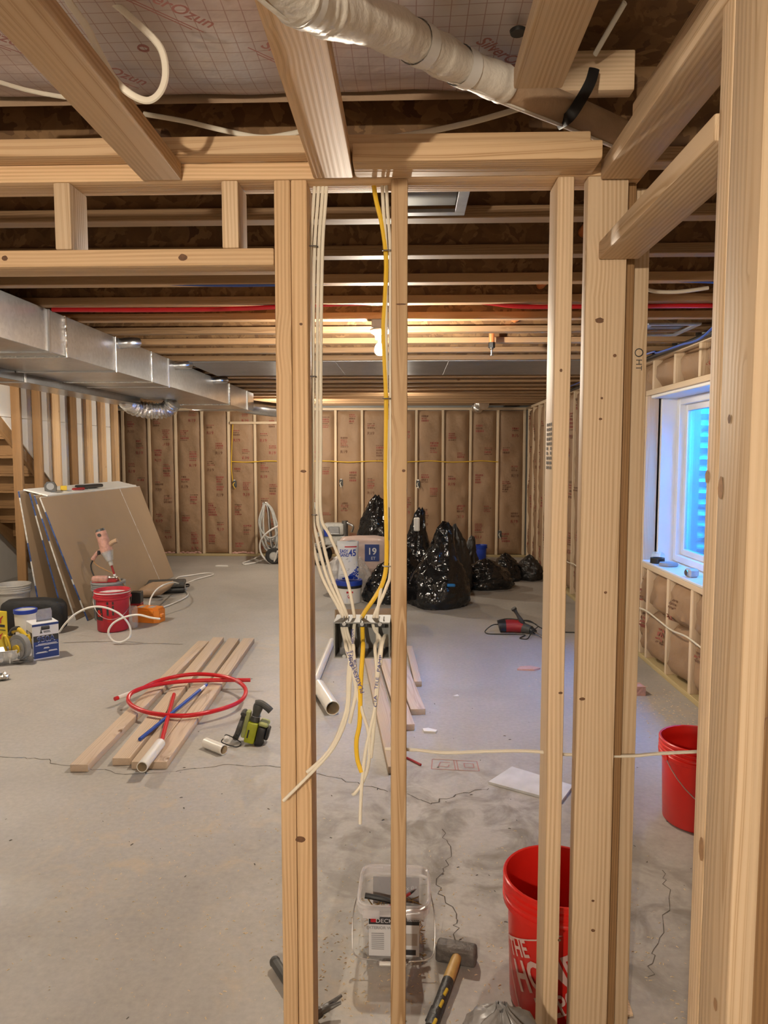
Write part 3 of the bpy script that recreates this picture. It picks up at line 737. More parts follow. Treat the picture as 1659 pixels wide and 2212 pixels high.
# ------------------------------------------------------------------ vapour barrier over the near ceiling
vs = M().grid(lambda u, v: Vector((-2.2 + 2.46 * u, -1.2 + 2.90 * v + 0.012 * noise.noise(Vector((u * 9, 0, 3))), 2.345 + 0.008 * noise.noise(Vector((u * 14, v * 12, 1))) + (0.02 * (v - .97) / .03 if v > .97 else 0))), 60, 50)
vap = struct('trim_1', vs, VAPOR, label='clear vapor barrier with printed grid over pink ceiling insulation')
m = M()
for cx_, cy_ in ((-.60, 1.10), (-.42, 1.32), (-.30, 1.02), (-.22, 1.50), (-.80, 1.38), (-.62, 1.52), (.02, 1.05), (.05, 1.42), (-.95, 1.12), (.12, .95), (.20, 1.50), (-.45, .85), (-.05, .80), (-1.1, .9)):
    f = plane((cx_, cy_, 2.330), Vector((1, 1.0, 0)), Vector((1, -1.0, 0)), .0)
    text(m, 'SilverOzun', 0.042, f, 0.9, 0.15)
    for k, L in ((-.030, .10), (-.037, .075)):
        a = f(-L, k); b = f(L * .8, k); c = f(L * .8, k - .003); d = f(-L, k - .003); m.add([a, b, c, d], [(0, 1, 2, 3)])
for cx_, cy_ in ((-.33, 1.22), (-.52, 1.45), (-.12, 1.18), (.12, 1.15), (-.75, 1.2), (-.2, .95)):
    m.tube([(cx_ + .010 * math.cos(a), cy_ + .010 * math.sin(a), 2.331) for a in [k * .524 for k in range(12)]], .0022, 4, closed=True)
obj('print', m, PINKINK, vap, 0)
obj('fiberglass_edge', M().grid(lambda u, v: Vector((-2.2 + 2.46 * u, 1.70 + .02 * math.sin(v * 3.1), 2.345 + v * .14)), 30, 4), KRAFTB, vap)
single('black_grommet', M().lathe([(0, -.006), (.014, -.006), (.016, 0), (.010, .004)], 16, Matrix.Translation(FL(1119, 66, 2.33))), BLKPL, 'small black round plug in the vapor barrier beside the hanging board', 'plug')

# ------------------------------------------------------------------ sheet metal ducts
duct = thing('supply_duct', 'long rectangular galvanized trunk duct hung under the joists on the left', 'duct', (-2.09, 5.0, 2.05))
dy = [2.0, 3.54, 3.71, 4.35, 4.96, 5.32, 7.16, 7.96, 8.3]
for a, b in zip(dy[:-1], dy[1:]):
    k = random.uniform(0, .004)
    obj('duct_section', M().box((-2.40, a, 2.047 + k), (-1.78 - k, b, ZJ - .004), .002), GALV, duct, world=True)
for y in dy[1:-1]: obj('seam', M().box((-2.403, y - .008, 2.041), (-1.773, y + .008, ZJ - .003), .003), STEEL if y not in (3.71, 4.96, 7.16) else FOIL, duct, world=True)
for y in (4.42, 5.5, 6.6):
    obj('takeoff_collar', M().tube(spline([(-1.79, y, 2.225), (-1.74, y, 2.23), (-1.71, y + .02, 2.235), (-1.69, y + .06, 2.24)], 4), .032, 14), GALV, duct, world=True)
p = [(-1.98, 8.28, 2.14), (-1.95, 8.42, 2.13), (-1.80, 8.56, 2.11), (-1.62, 8.60, 2.09), (-1.45, 8.60, 2.075)]
obj('round_elbow', M().tube(spline(p, 2), .085, 20), GALV, duct, world=True)
d2 = thing('return_duct', 'narrow lower duct beside the trunk duct with a dark side face', 'duct', (-2.52, 4.2, 2.0))
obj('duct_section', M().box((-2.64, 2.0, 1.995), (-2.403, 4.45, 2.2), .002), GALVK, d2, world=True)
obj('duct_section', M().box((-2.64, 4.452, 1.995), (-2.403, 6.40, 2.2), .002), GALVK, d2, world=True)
obj('seam', M().box((-2.646, 4.44, 1.990), (-2.398, 4.462, 2.2), .003), STEEL, d2, world=True)
def flex(path, r, name, label, pitch=.022):
    P = spline(path, 14); L = len(P)
    m = M().tube(P, lambda t: r * (1 + .09 * math.sin(t * L * 1.9) + .05 * noise.noise(Vector((t * 30, r * 50, 1)))), 18)
    return single(name, m, FOIL, label, 'duct', loc=P[0])
flex([(-2.52, 6.33, 2.06), (-2.52, 6.5, 1.99), (-2.40, 6.62, 1.955), (-2.26, 6.66, 1.965), (-2.18, 6.64, 2.035)], .075, 'flexible_duct', 'crinkled silver flexible duct elbow below the end of the narrow duct')
q = W(1033, 880, 10.3)
flex([(q.x + .06, 10.05, 2.25), (q.x + .01, 10.2, q.z + .05), (q.x, 10.35, q.z), (q.x, 10.55, q.z + .03)], .075, 'flexible_duct', 'short silver flexible duct against the far insulated wall near the right corner')
rp = thing('return_air_panel', 'flat sheet metal panning nailed across the joists beyond the bulb', 'panel', (0, 6.0, ZJ))
for a, b in ((-1.72, -.55), (-.548, .32), (.322, 1.74)): obj('sheet', M().box((a, 5.52, ZJ - .006), (b, 6.46, ZJ - .001), .001), GALVD, rp, world=True)
def grille(name, label, x0, x1, y0, y1):
    g = thing(name, label, 'vent', ((x0 + x1) / 2, (y0 + y1) / 2, ZJ)); b = .03; z0, z1 = ZJ - .012, ZJ - .001
    for lo, hi in (((x0, y0, z0), (x1, y0 + b, z1)), ((x0, y1 - b, z0), (x1, y1, z1)), ((x0, y0 + b, z0), (x0 + b, y1 - b, z1)), ((x1 - b, y0 + b, z0), (x1, y1 - b, z1))): obj('flange', M().box(lo, hi, .001), GALVD, g, world=True)
    ym = y0 + (y1 - y0) * .45
    obj('inner_plate', M().box((x0 + b, y0 + b, ZJ + .05), (x1 - b, ym, ZJ + .054)), GALVD, g, world=True)
    obj('inner_plate', M().box((x0 + b, ym, ZJ + .008), (x1 - b, y1 - b, ZJ + .012)), BOXGREY, g, world=True)
grille('ceiling_boot', 'grey sheet metal register boot between the joists just behind the partition', -0.04, 0.172, 1.86, 2.20)
grille('ceiling_boot', 'grey sheet metal register boot in the joists above the window corner', 1.33, 1.62, 4.02, 4.40)

# ------------------------------------------------------------------ pipes in the joists
single('red_pex_pipe', M().tube(spline([(-1.74, 3.50, 2.247), (-1.2, 3.50, 2.243), (-.8, 3.5, 2.247), (-.3, 3.51, 2.268), (.3, 3.52, 2.275), (.55, 3.52, 2.252), (.9, 3.52, 2.250), (1.7, 3.53, 2.252)], 6), .011, 8), REDPIPE, 'red plastic water pipe strung across under the joists', 'pipe')
single('blue_pex_pipe', M().tube(spline([(-1.5, 3.08, 2.30), (-1.0, 3.09, 2.272), (-.6, 3.09, 2.265), (0, 3.10, 2.285), (.6, 3.1, 2.30), (1.0, 3.1, 2.28), (1.4, 3.1, 2.262), (1.7, 3.1, 2.26)], 6), .011, 8), BLUEPIPE, 'dark blue plastic water pipe across the joists nearer than the red one', 'pipe')
op = thing('sprinkler_pipe', 'orange plastic sprinkler pipe passing through the joists on the right', 'pipe', (.65, 3.2, 2.36))
obj('pipe', M().cyl((.645, 2.45, 2.345), (.63, 5.3, 2.345), .020, n=12), ORANGEP, op, world=True)
for y in (3.0, 3.6, 4.25): obj('coupling', M().cyl((.643, y, 2.345), (.641, y + .07, 2.345), .027, n=12), ORANGEP, op, world=True)
sp = thing('ceiling_sprinkler', 'small chrome sprinkler head on an orange drop below the joists', 'sprinkler', W(1062, 750, 4.62))
obj('drop', M().cyl((0, 0, .10), (0, 0, .03), .018, n=12), ORANGEP, sp); obj('nut', M().cyl((0, 0, .03), (0, 0, -.004), .022, n=6), BLKPL, sp)
obj('body', M().lathe([(.012, 0), (.013, -.012), (.007, -.018), (.005, -.05), (.0, -.05)], 12), STEEL, sp); obj('deflector', M().cyl((0, 0, -.05), (0, 0, -.053), .014, n=12), STEEL, sp)
single('blue_cable', M().tube(spline([Vector((1.71, 8.2, 2.256)), WX(1378, 772, 1.6), WX(1420, 762, 1.58), WX(1470, 745, 1.55), WX(1525, 722, 1.5), Vector((1.40, 2.95, 2.256))], 6), .006, 6), BLUEPIPE, 'thin bright blue tube along the top of the right wall above the window', 'tube')
single('dark_conduit', M().tube(spline([(RW + .03, 9.8, 2.25), (RW - .02, 7.5, 2.235), (RW - .03, 5.6, 2.235), (RW - .02, 3.5, 2.24)], 6), .016, 8), BLKPL, 'black conduit running along the top plate of the right wall', 'conduit')
single('ceiling_cable', M().tube(spline([W(1384, 622, 2.78), W(1420, 630, 2.78), W(1470, 630, 2.78), W(1530, 622, 2.78)], 6), .007, 6), CABLE, 'white cable sagging between joists at the upper right', 'cable')

# ------------------------------------------------------------------ bare bulbs
def lamp(key, label, loc, box=True):
    t = thing('bulb_socket', label, 'lamp', loc)
    obj('junction_box', M().box((-.045, -.045, .098), (.045, .045, .148), .004), BOXGREY, t)
    obj('holder', M().lathe([(.056, .098), (.056, .090), (.046, .078), (.030, .066), (.026, .045), (.0, .045)], 20), PORC, t)
    obj('bulb_neck', M().lathe([(.014, .05), (.016, .03), (.021, .018)], 16), PORC, t)
    obj('bulb', M().lathe([(.021, .018), (.028, .004), (.0305, -.010), (.028, -.026), (.018, -.037), (0, -.041)], 14), bulbmat(key), t)
    return t
zb = ZJ - .148
lamp('main', 'lit bare bulb in a white socket hanging from the joists in the middle', (-.143, 3.90, zb))
lamp('far', 'lit bare bulb deep in the room hidden behind the single stud', (-.095, 8.36, zb))
lamp('corner', 'added lit bulb hidden behind the double stud, brightening the far left wall', (-1.49, 9.169, zb))  # added bulb, kept out of view, to lift the left of the far wall
lamp('left', 'lit bare bulb beyond the left edge over the stairs end', (-3.3, 5.1, zb))
_ln = lamp('near', 'lit bare bulb hanging on a cord behind the viewer', (-.55, -1.35, 1.95))
obj('pendant_cord', M().cyl((0, 0, .148), (0, 0, .385), .004, n=8), BLKPL, _ln)

# ------------------------------------------------------------------ cables and jacketed tube under the near ceiling
CAB = []
def cable(name, pts, label, mat=CABLE, r=.0039, w=.003, group=None, n=6):
    P = spline(pts, n); m = M().tube(P, r, 8, w=w, up=(0, 1, 0)); o = single(name, m, mat, label, 'cable', group, loc=P[0]); CAB.append(o) if name == 'electrical_cable' else None; return o
lp = [(60, -150), (128, -40), (150, 5), (185, 55), (205, 95), (225, 135), (250, 175), (285, 205), (320, 217), (345, 200), (357, 165), (353, 120), (333, 85), (280, 35), (230, -5), (170, -40), (90, -120)]
cable('looped_cable', [W(x, y, 1.20 + .012 * k - (.0 if k < 8 else .004 * (k - 8))) for k, (x, y) in enumerate(lp)], 'white cable hanging in a loop under the vapor barrier beside the left board', r=.0065, w=.004)
cable('ceiling_cable', [FL(-30, 168, 2.30), FL(60, 195, 2.31), FL(150, 212, 2.32), FL(210, 225, 2.33)], 'pale cable at the upper left edge disappearing behind the left board', r=.005)
cable('ceiling_cable', [W(310, 246, 1.745), W(400, 262, 1.745), W(480, 281, 1.745), W(560, 296, 1.75), W(620, 290, 1.75), W(700, 272, 1.76)], 'pale cable sagging in the dark joist bay between the two near boards', r=.006)
cable('ceiling_cable', [W(850, 296, 1.745), W(930, 283, 1.745), W(1010, 266, 1.745), W(1070, 250, 1.745), W(1130, 232, 1.75)], 'pale cable in the joist bay right of the middle board', r=.007)
cable('ceiling_cable', [FL(1285, 118, 2.42), FL(1315, 65, 2.43), FL(1350, 5, 2.44)], 'grey cable running up through the dark gap at the upper right', r=.006)
tb = thing('jacketed_tube', 'white quilted insulating sleeve running diagonally under the ceiling', 'pipe insulation', FL(900, 90, 2.2))
pts = [FL(380, -260, 2.11), FL(600, -45, 2.115), FL(660, 0, 2.125), FL(720, 25, 2.15), FL(830, 58, 2.205), FL(915, 100, 2.24), FL(1000, 145, 2.262), FL(1090, 183, 2.275)]
P = spline(pts, 16); n = len(P)
sl = obj('quilted_sleeve', M().tube(P, lambda t: .033 * (1 - .10 * abs(math.sin(t * 9 * math.pi)) ** .5 * 0 + .07 * math.sin(t * 34) * (1 if math.sin(t * 34) > 0 else .4)) + .003 * noise.noise(Vector((t * 60, 2, 3))), 24), QUILT, tb, 60, world=True)
P2 = spline([pts[-1] + Vector((-.01, -.005, 0)), FL(1180, 222, 2.285), FL(1260, 255, 2.29), FL(1335, 288, 2.295)], 8)
obj('paper_sleeve', M().tube(P2, .033, 20), KRAFTB, tb, 60, world=True)
off = Vector((-.016, -.012, -.030))
for r_, dz, mt in ((.005, 0, KRAFTB), (.003, -.006, QUILT)):
    obj('edge_strip', M().tube([p + off * .98 + Vector((0, -.004, dz)) for p in P + P2], r_, 6), mt, tb, world=True)
for k in (28, 76, 94):
    if k + 4 < n: obj('tape_band', M().tube(P[k:k + 5], .0352, 24, caps=False), WHITEP, tb, world=True)
single('pipe_strap', M().tube(spline([FL(1203, 270, 2.262), FL(1230, 252, 2.255), FL(1255, 215, 2.29), FL(1275, 178, 2.35), FL(1284, 148, 2.40)], 8), .012, 8, w=.0015, up=FL(1240, 240, 2.28) - CAM), BLKPL, 'black plastic strap holding the end of the jacketed tube', 'strap')
lumber('blocking', wall_door, (0.30, 1.73, 2.41), (0.52, 1.73, 2.41), S38, S89, PINE2)

# ------------------------------------------------------------------ electrical box and its cables
EX0, EX1, EZ0, EZ1, EY0, EY1 = -.166, -.0365, 1.066, 1.150, 1.600, 1.680
eb = thing('electrical_box', 'grey plastic three-gang switch box nailed to the single stud', 'electrical box', ((EX0 + EX1) / 2, EY1, EZ0))
t = .003
m = M().box((EX0, EY1 - t, EZ0), (EX1, EY1, EZ1)).box((EX0, EY0, EZ0), (EX0 + t, EY1 - t, EZ1)).box((EX1 - t, EY0, EZ0), (EX1, EY1 - t, EZ1))
m.box((EX0 + t, EY0, EZ0), (EX1 - t, EY1 - t, EZ0 + t)).box((EX0 + t, EY0, EZ1 - t), (EX1 - t, EY1 - t, EZ1))
obj('shell', m, GREYPVC, eb, world=True)
for k in range(3):
    x = EX0 + .024 + k * .041
    obj('screw_tab', M().cyl((x, EY0 - .001, EZ1 - .004), (x, EY0 + .004, EZ1 - .004), .0045, n=14).box((x - .0045, EY0, EZ1 - .004), (x + .0045, EY0 + .004, EZ1)), simple('light_grey_tab_%d' % k, (.34, .34, .33), .4) if k == 0 else bpy.data.materials['light_grey_tab_0'], eb, world=True)
    obj('screw_tab', M().cyl((x, EY0 - .001, EZ0 + .004), (x, EY0 + .004, EZ0 + .004), .0045, n=14), bpy.data.materials['light_grey_tab_0'], eb, world=True)
    obj('cable_clamp', M().box((x - .012, EY0 + .02, EZ0 + t), (x + .012, EY1 - .01, EZ0 + .020), .001), CLEARPL, eb, world=True)
    obj('cable_flap', M().box((x - .012, EY0 + .02, EZ1 - .016), (x + .012, EY1 - .01, EZ1 - t), .001), BLKPL, eb, world=True)
    obj('nail_lug', M().cyl((x - .004, EY0 + .02, EZ1), (x - .001, EY0 + .02, EZ1 + .010), .0015, n=6).cyl((x + .008, EY0 + .03, EZ1), (x + .009, EY0 + .03, EZ1 + .008), .0015, n=6), STEEL, eb, world=True)
def run(up, inn, down):
    return [W(x, y, 1.664) for x, y in up] + inn + [W(x, y, 1.585 - .004 * (k % 2)) for k, (x, y) in enumerate(down)]
def inn(x0, x1): return [Vector((x0, 1.648, EZ1 + .004)), Vector((x0, 1.636, EZ1 - .022)), Vector((x1, 1.615, EZ1 - .045))]
L0 = [(690, 380), (686, 440), (680, 530), (677, 680), (676, 813), (676, 960), (676, 1110), (684, 1160), (706, 1245)]
def sh(p, dx, k=1): return [(x + dx * (k if i < 7 else 1.2), y) for i, (x, y) in enumerate(p)]
cable('electrical_cable', run(sh(L0, -9), inn(-.150, -.142), [(748, 1400), (762, 1450), (771, 1495), (785, 1545), (797, 1590), (796, 1650), (783, 1690), (768, 1712), (762, 1717)]), 'white cable with blue handwriting that crosses the yellow one below the box')
cable('electrical_cable', run(sh(L0, 0), inn(-.145, -.136), [(757, 1405), (752, 1460), (750, 1520), (738, 1565), (718, 1610), (692, 1642), (663, 1668)]), 'white cable below the box curving left and ending beside the double stud')
cable('electrical_cable', run(sh(L0, 9), inn(-.139, -.130), [(764, 1400), (757, 1460), (752, 1530), (738, 1580), (715, 1622), (680, 1662), (612, 1730)]), 'longest white cable below the box ending across the double stud')
cable('electrical_cable', run([(x + 17 if i < 7 else x + 30 + (i == 8) * 12, y) for i, (x, y) in enumerate(L0)], inn(-.122, -.122), [(763, 1400), (768, 1450), (768, 1500), (760, 1540), (755, 1562)]), 'short white cable below the box with small blue handwriting near its top')
R0 = [(829, 380), (832, 450), (838, 540), (838, 700), (839, 860), (840, 1040), (839, 1222), (828, 1270)]
cable('electrical_cable', run(sh(R0, -4), inn(-.068, -.066), [(810, 1400), (814, 1450), (811, 1520), (806, 1590), (801, 1637)]), 'thick white cable hanging straight down right of the yellow one')
cable('electrical_cable', run(sh(R0, 5), inn(-.075, -.058), [(818, 1420), (817, 1460), (813, 1510), (804, 1560), (790, 1620), (782, 1690), (779, 1740), (778, 1780)]), 'longest hanging white cable with blue handwriting by the single stud')
cable('electrical_cable', run([(805, 380), (812, 430), (826, 490), (834, 560), (832, 640), (828, 720), (834, 860), (833, 1040), (835, 1200), (828, 1255), (810, 1290)], inn(-.102, -.100), [(784, 1400), (779, 1480), (777, 1560), (770, 1600), (772, 1640), (781, 1668)]), 'thick yellow cable dropping into the switch box and hanging below it', YCABLE, r=.0052, w=.004)
m = M().tube(spline([Vector((-.045, 1.655, 1.08)), Vector((-.046, 1.64, 1.108)), Vector((-.050, 1.615, 1.112)), Vector((-.056, 1.592, 1.095)), Vector((-.059, 1.585, 1.055))], 8), .0048, 8, w=.003, up=(0, 1, 0))
single('electrical_cable', m, CABLE, 'stub of white cable bent over inside the right of the box', 'cable')
for s, a, b, z, cb in (('PLAGES', (785, 1500), (766, 1448), .0135, 0), ('YRMNT', (764, 1446), (752, 1408), .011, 0), ('MIDIAN', (763, 1392), (761, 1358), .010, 3), ('GOLS', (758, 1440), (760, 1405), .010, 3), ('KOR', (767, 1452), (767, 1425), .009, 3), ('PAMP', (817, 1452), (823, 1415), .010, 5), ('TELE', (812, 1492), (816, 1460), .010, 5), ('CIA', (811, 1530), (811, 1500), .010, 5)):
    A = W(*a, 1.574); B = W(*b, 1.574); d = (B - A); ink = M(); text(ink, s, z, plane((A + B) / 2, d, Vector((0, -1, 0)).cross(d), 0), d.length / (len(s) * .62 * z))
    obj('handwriting', ink, BLUEINK, CAB[cb], 0, world=True)
# staples on the studs
m0 = None
for (x, y, wd_) in ((673, 532, .024), (670, 813, .024), (671, 1112, .024), (838, 541, .022), (839, 861, .022), (838, 1223, .022)):
    c = W(x, y, 1.653); b = wd_ / 2
    m = M().tube(spline([c + Vector((-b, .006, .001)), c + Vector((-b, -.002, 0)), c + Vector((b, -.002, 0)), c + Vector((b, .006, -.001))], 3), .0014, 6)
    obj('staple', m, DSTEEL, wall_front, world=True)
cable('horizontal_cable', [Vector((-.05, 1.665, W(877, 1618, 1.665).z)), W(900, 1620, 1.665), W(960, 1626, 1.665), W(1050, 1623, 1.665), W(1120, 1622, 1.665), W(1165, 1624, 1.665), W(1230, 1630, 1.665), W(1355, 1633, 1.665), W(1420, 1628, 1.665), W(1500, 1624, 1.665), W(1560, 1622, 1.665)], 'white cable running level through the studs at knee height', r=.0036, w=.0055)
# switch boxes and the yellow run on the far wall
def swbox(px, py, label, cat='outlet box'):
    c = W(px, py, FAR - .005); t = thing('outlet_box', label, cat, c)
    obj('box', M().box((-.028, -.01, -.048), (.028, .06, .048), .003).box((-.02, -.012, -.04), (.02, -.005, .04), .002), DGREY, t)
    obj('wire_tail', M().tube(spline([(0, -.01, .02), (-.012, -.05, -.01), (.006, -.06, -.05), (.015, -.04, -.075)], 5), .006, 6), CABLE if px > 600 else YCABLE, t)
    
    for z_ in (.048, -.062): obj('mounting_ear', M().box((-.012, -.013, z_), (.012, -.008, z_ + .014)), STEEL, t)
    return t
swbox(507, 1045, 'dark outlet box with yellow wire on the far wall left of the double stud')
swbox(737, 1043, 'dark outlet box on the far wall above the paint sprayer')
swbox(903, 1045, 'dark outlet box on the far wall right of the single stud')
swbox(1079, 1154, 'low outlet box on the far wall above the bags near the corner')
yl = [W(500 + 36 * k, 997 + 1.5 * math.sin(k * 2.0), FAR - .012) for k in range(17)]
single('yellow_cable', M().tube(spline(yl, 3), .007, 6), YCABLE, 'thin yellow cable strung level across the far insulated wall', 'cable')
single('yellow_cable', M().tube(spline([W(503, 910, FAR - .012), W(501, 960, FAR - .012), W(500, 1010, FAR - .012), W(503, 1040, FAR - .012)], 4), .006, 6), YCABLE, 'yellow cable dropping down a far stud to the left outlet box', 'cable')
# ------------------------------------------------------------------ things on the floor: lumber and pipes
def plank(name, a, b, label, w=S89, h=S38, mat=FLOORW, group=None):
    A = FL(*a); B = FL(*b); zc = Vector((0, 0, h / 2 + .0005))
    o = lumber(name, None, A + zc, B + zc, w, h, mat); return tag(o, label, 'lumber', group)
plank('loose_plank', (171, 1668), (440, 1394), 'leftmost pale plank on the floor, set apart from the other three')
plank('loose_plank', (262, 1654), (472, 1386), 'second pale plank from the left, lying under the blue pipe')
plank('loose_plank', (303, 1662), (506, 1388), 'third pale plank from the left, under the white pipe sleeve')
plank('loose_plank', (341, 1662), (538, 1388), 'rightmost of the four pale planks on the left floor')
plank('scrap_plank', (858, 1672), (800, 1430), 'longest plank behind the single stud, its near end at the knee-high cable')
plank('scrap_plank', (879, 1579), (826, 1415), 'middle plank behind the single stud with its end just past the stud')
plank('scrap_plank', (903, 1545), (846, 1392), 'pale plank with a rough sawn end right of the single stud')
plank('scrap_plank', (903, 1484), (884, 1405), 'short narrow offcut farthest right beside the single stud', w=.05, h=.038)
def pipe(m, p0, p1, r, t=.003, n=20):
    p0 = Vector(p0); p1 = Vector(p1)
    m.cyl(p0, p1, r, n=n, caps=False); d = (p1 - p0).normalized(); a = d.orthogonal().normalized(); b = d.cross(a)
    for p in (p0, p1):
        vs = [p + (a * math.cos(2 * math.pi * i / n) + b * math.sin(2 * math.pi * i / n)) * q for q in (r, r - t) for i in range(n)]
        m.add(vs, [(i, (i + 1) % n, n + (i + 1) % n, n + i) for i in range(n)])
    return m
def pvc(name, p0, p1, r, label):
    t = thing(name, label, 'pipe', p0); q = Vector(p1) - Vector(p0)
    obj('pipe_wall', pipe(M(), (0, 0, 0), q, r, .004), PVC, t); e = q.normalized() * .002
    obj('bore', M().cyl(e, q - e, r - .004, n=20, caps=False), PVCIN, t)
A = FL(719, 1530, .043); B = FL(688, 1482, .043); pvc('pvc_pipe', A, B, .043, 'short wide white pipe offcut on the floor right of the double stud')
A = FL(640, 1570, .024); B = FL(717, 1385, .034); pvc('pvc_pipe', A, B, .026, 'long white pipe lying behind the double stud, one end at the cardboard box')
A = FL(484, 1620, .027); B = FL(444, 1604, .027); pvc('pvc_pipe', A, B, .026, 'small white pipe offcut on the floor beside the green saw')
zc = S38 + .0005
A = FL(307, 1657, zc + .027); B = FL(346, 1606, zc + .027); pvc('pvc_sleeve', A, B, .0265, 'white pipe sleeve over the end of the red pipe on the planks')
d = (B - A).normalized()
single('red_pipe_stick', M().tube([B - d * .05, B + d * .02, FL(376, 1500, zc + .012)], .0115, 12), REDPIPE, 'straight red pipe running from the white sleeve across the planks', 'pipe')
t = thing('blue_pipe_stick', 'straight blue pipe lying diagonally over the planks inside the red coil', 'pipe', FL(302, 1597, zc + .011))
A = FL(302, 1597, zc + .011) ; B = FL(446, 1479, zc + .030); lo_ = wm(t).inverted()
obj('tube', M().cyl(lo_ @ A, lo_ @ B, .010, n=12), BLUEPIPE, t); obj('label_tape', M().cyl(lo_ @ A.lerp(B, .88), lo_ @ A.lerp(B, .96), .0106, n=12, caps=False), WHITEP, t)
cp = [(248, 1510, .05), (300, 1490, .055), (345, 1470, .075), (410, 1457, .085), (470, 1459, .085), (512, 1471, .08), (531, 1491, .065), (518, 1515, .055), (470, 1534, .052), (400, 1546, .052), (330, 1541, .052), (288, 1526, .055), (277, 1508, .065), (295, 1491, .072), (350, 1477, .07), (430, 1470, .062), (541, 1469, .056)]
P = spline([FL(x, y, z + .012) for x, y, z in cp], 8)
coil = thing('red_pipe_coil', 'loose coil of red pipe lying over the planks', 'pipe', P[0]); lo_ = wm(coil).inverted()
obj('tube', M().tube([lo_ @ p for p in P], .0125, 12), REDPIPE, coil)
obj('label_tape', M().tube([lo_ @ p for p in P[1:7]], .0132, 12, caps=False), WHITEP, coil)
obj('tape_wrap', M().tube([lo_ @ p for p in P[40:43]], .0135, 12, caps=False), CLEARPL, coil)

# ------------------------------------------------------------------ buckets
def bucket(label, loc, mat, rt=.150, rb=.131, h=.37, rot=0.0, handle='down', name='bucket', fill=None, inner=None, ribs=3):
    t = thing(name, label, 'bucket', loc, rot)
    def r(z): return rb + (rt - .008 - rb) * z / h
    prof = [(0, .004), (rb - .008, .004), (rb, .012), (r(h * .78), h * .78), (rt + .004, h * .80), (rt + .005, h * .84), (rt, h * .845)]
    z = h * .86
    for k in range(ribs): prof += [(rt - .002, z), (rt + .004, z + .004), (rt + .004, z + .010), (rt - .002, z + .014)]; z += .018
    prof += [(rt + .003, h - .008), (rt + .004, h - .003), (rt + .001, h), (rt - .005, h - .001), (rt - .007, h - .01), (r(h * .7) - .004, h * .7), (rb - .006, .012), (0, .012)]
    obj('body', M().lathe(prof, 48), mat, t, 50)
    if handle:
        a = rt + .008; zh = h * .82; pts = []
        for k in range(17):
            q = math.pi * k / 16; s = math.sin(q); pts.append((a * math.cos(q) * (1 + .03 * s), -(rt + .02) * s * .98, zh - (.17 if handle == 'down' else .05) * s))
        obj('handle', M().tube(pts, .0022, 6), STEEL, t)
        for s in (-1, 1): obj('handle_lug', M().cyl((s * (rt - .004), 0, zh), (s * (rt + .010), 0, zh), .012, n=12), mat, t)
    if fill: obj('contents', M().lathe([(0, fill), (r(fill) - .005, fill)], 32), inner, t)
    return t
def bpt(rt, rb, h, th0, z0, ang=0.0, off=.0022):
    """map text plane onto the bucket wall, th0 = bearing of the text centre, ang = turn of the text"""
    ca, sa = math.cos(ang), math.sin(ang)
    def f(a, b):
        u = a * ca - b * sa; v = a * sa + b * ca; z = z0 + v; rr = rb + (rt - .008 - rb) * z / h + off; th = th0 + u / rr
        return Vector((rr * math.cos(th), rr * math.sin(th), z))
    return f
# near red bucket behind the door studs
b1 = bucket('red bucket with white lettering standing behind the doorway studs at the bottom', (0.428, 1.905, 0), REDBKT, handle=None)
m = M(); th = R(-90 - 27)
f = bpt(.15, .131, .37, th, .155, R(26))
text(m, 'HOME', .112, f, .62); text(m, 'THE', .062, lambda a, b: f(a - .060, b + .074), .75); text(m, 'DEPOT', .078, lambda a, b: f(a + .020, b - .080), .62)
for a, b, c, d in ((-.125, .098, .12, .102), (-.125, -.108, .12, -.104), (-.127, -.108, -.123, .102), (.118, -.108, .122, .102)):
    n = 10
    for k in range(n):
        u0 = a + (c - a) * k / n; u1 = a + (c - a) * (k + 1) / n; v0 = b + (d - b) * k / n; v1 = b + (d - b) * (k + 1) / n
        m.add([f(u0, b), f(u1, b), f(u1, d), f(u0, d)] if abs(c - a) > .02 else [f(a, v0), f(c, v0), f(c, v1), f(a, v1)], [(0, 1, 2, 3)])
obj('lettering', m, WPRINT, b1, 0)
m = M(); f = bpt(.15, .131, .37, R(-90 + 38), .12)
for a, b, c, d in ((-.03, .10, .03, .103), (-.03, -.10, .03, -.097), (-.031, -.1, -.028, .103), (.028, -.1, .031, .103)): m.add([f(a, b), f(c, b), f(c, d), f(a, d)], [(0, 1, 2, 3)])
obj('warning_outline', m, WPRINT, b1, 0)
# red bucket right of the doorway
b2 = bucket('clean red bucket standing by itself on the right, half hidden by the near post', FL(1502, 1772), REDBKT, h=.355, rot=R(18))
b2.children[1].location = (0, 0, 0)
m = M(); f = bpt(.15, .131, .355, R(-90 - 8 - 18), .12)
for a, b, c, d in ((-.035, .105, .035, .107), (-.035, -.10, .035, -.098), (-.036, -.1, -.034, .107), (.034, -.1, .036, .107)): m.add([f(a, b), f(c, b), f(c, d), f(a, d)], [(0, 1, 2, 3)])
m.add([f(-.03, -.03), f(-.01, -.03), f(-.02, -.012)], [(0, 1, 2)])
obj('warning_outline', m, WPRINT, b2, 0)
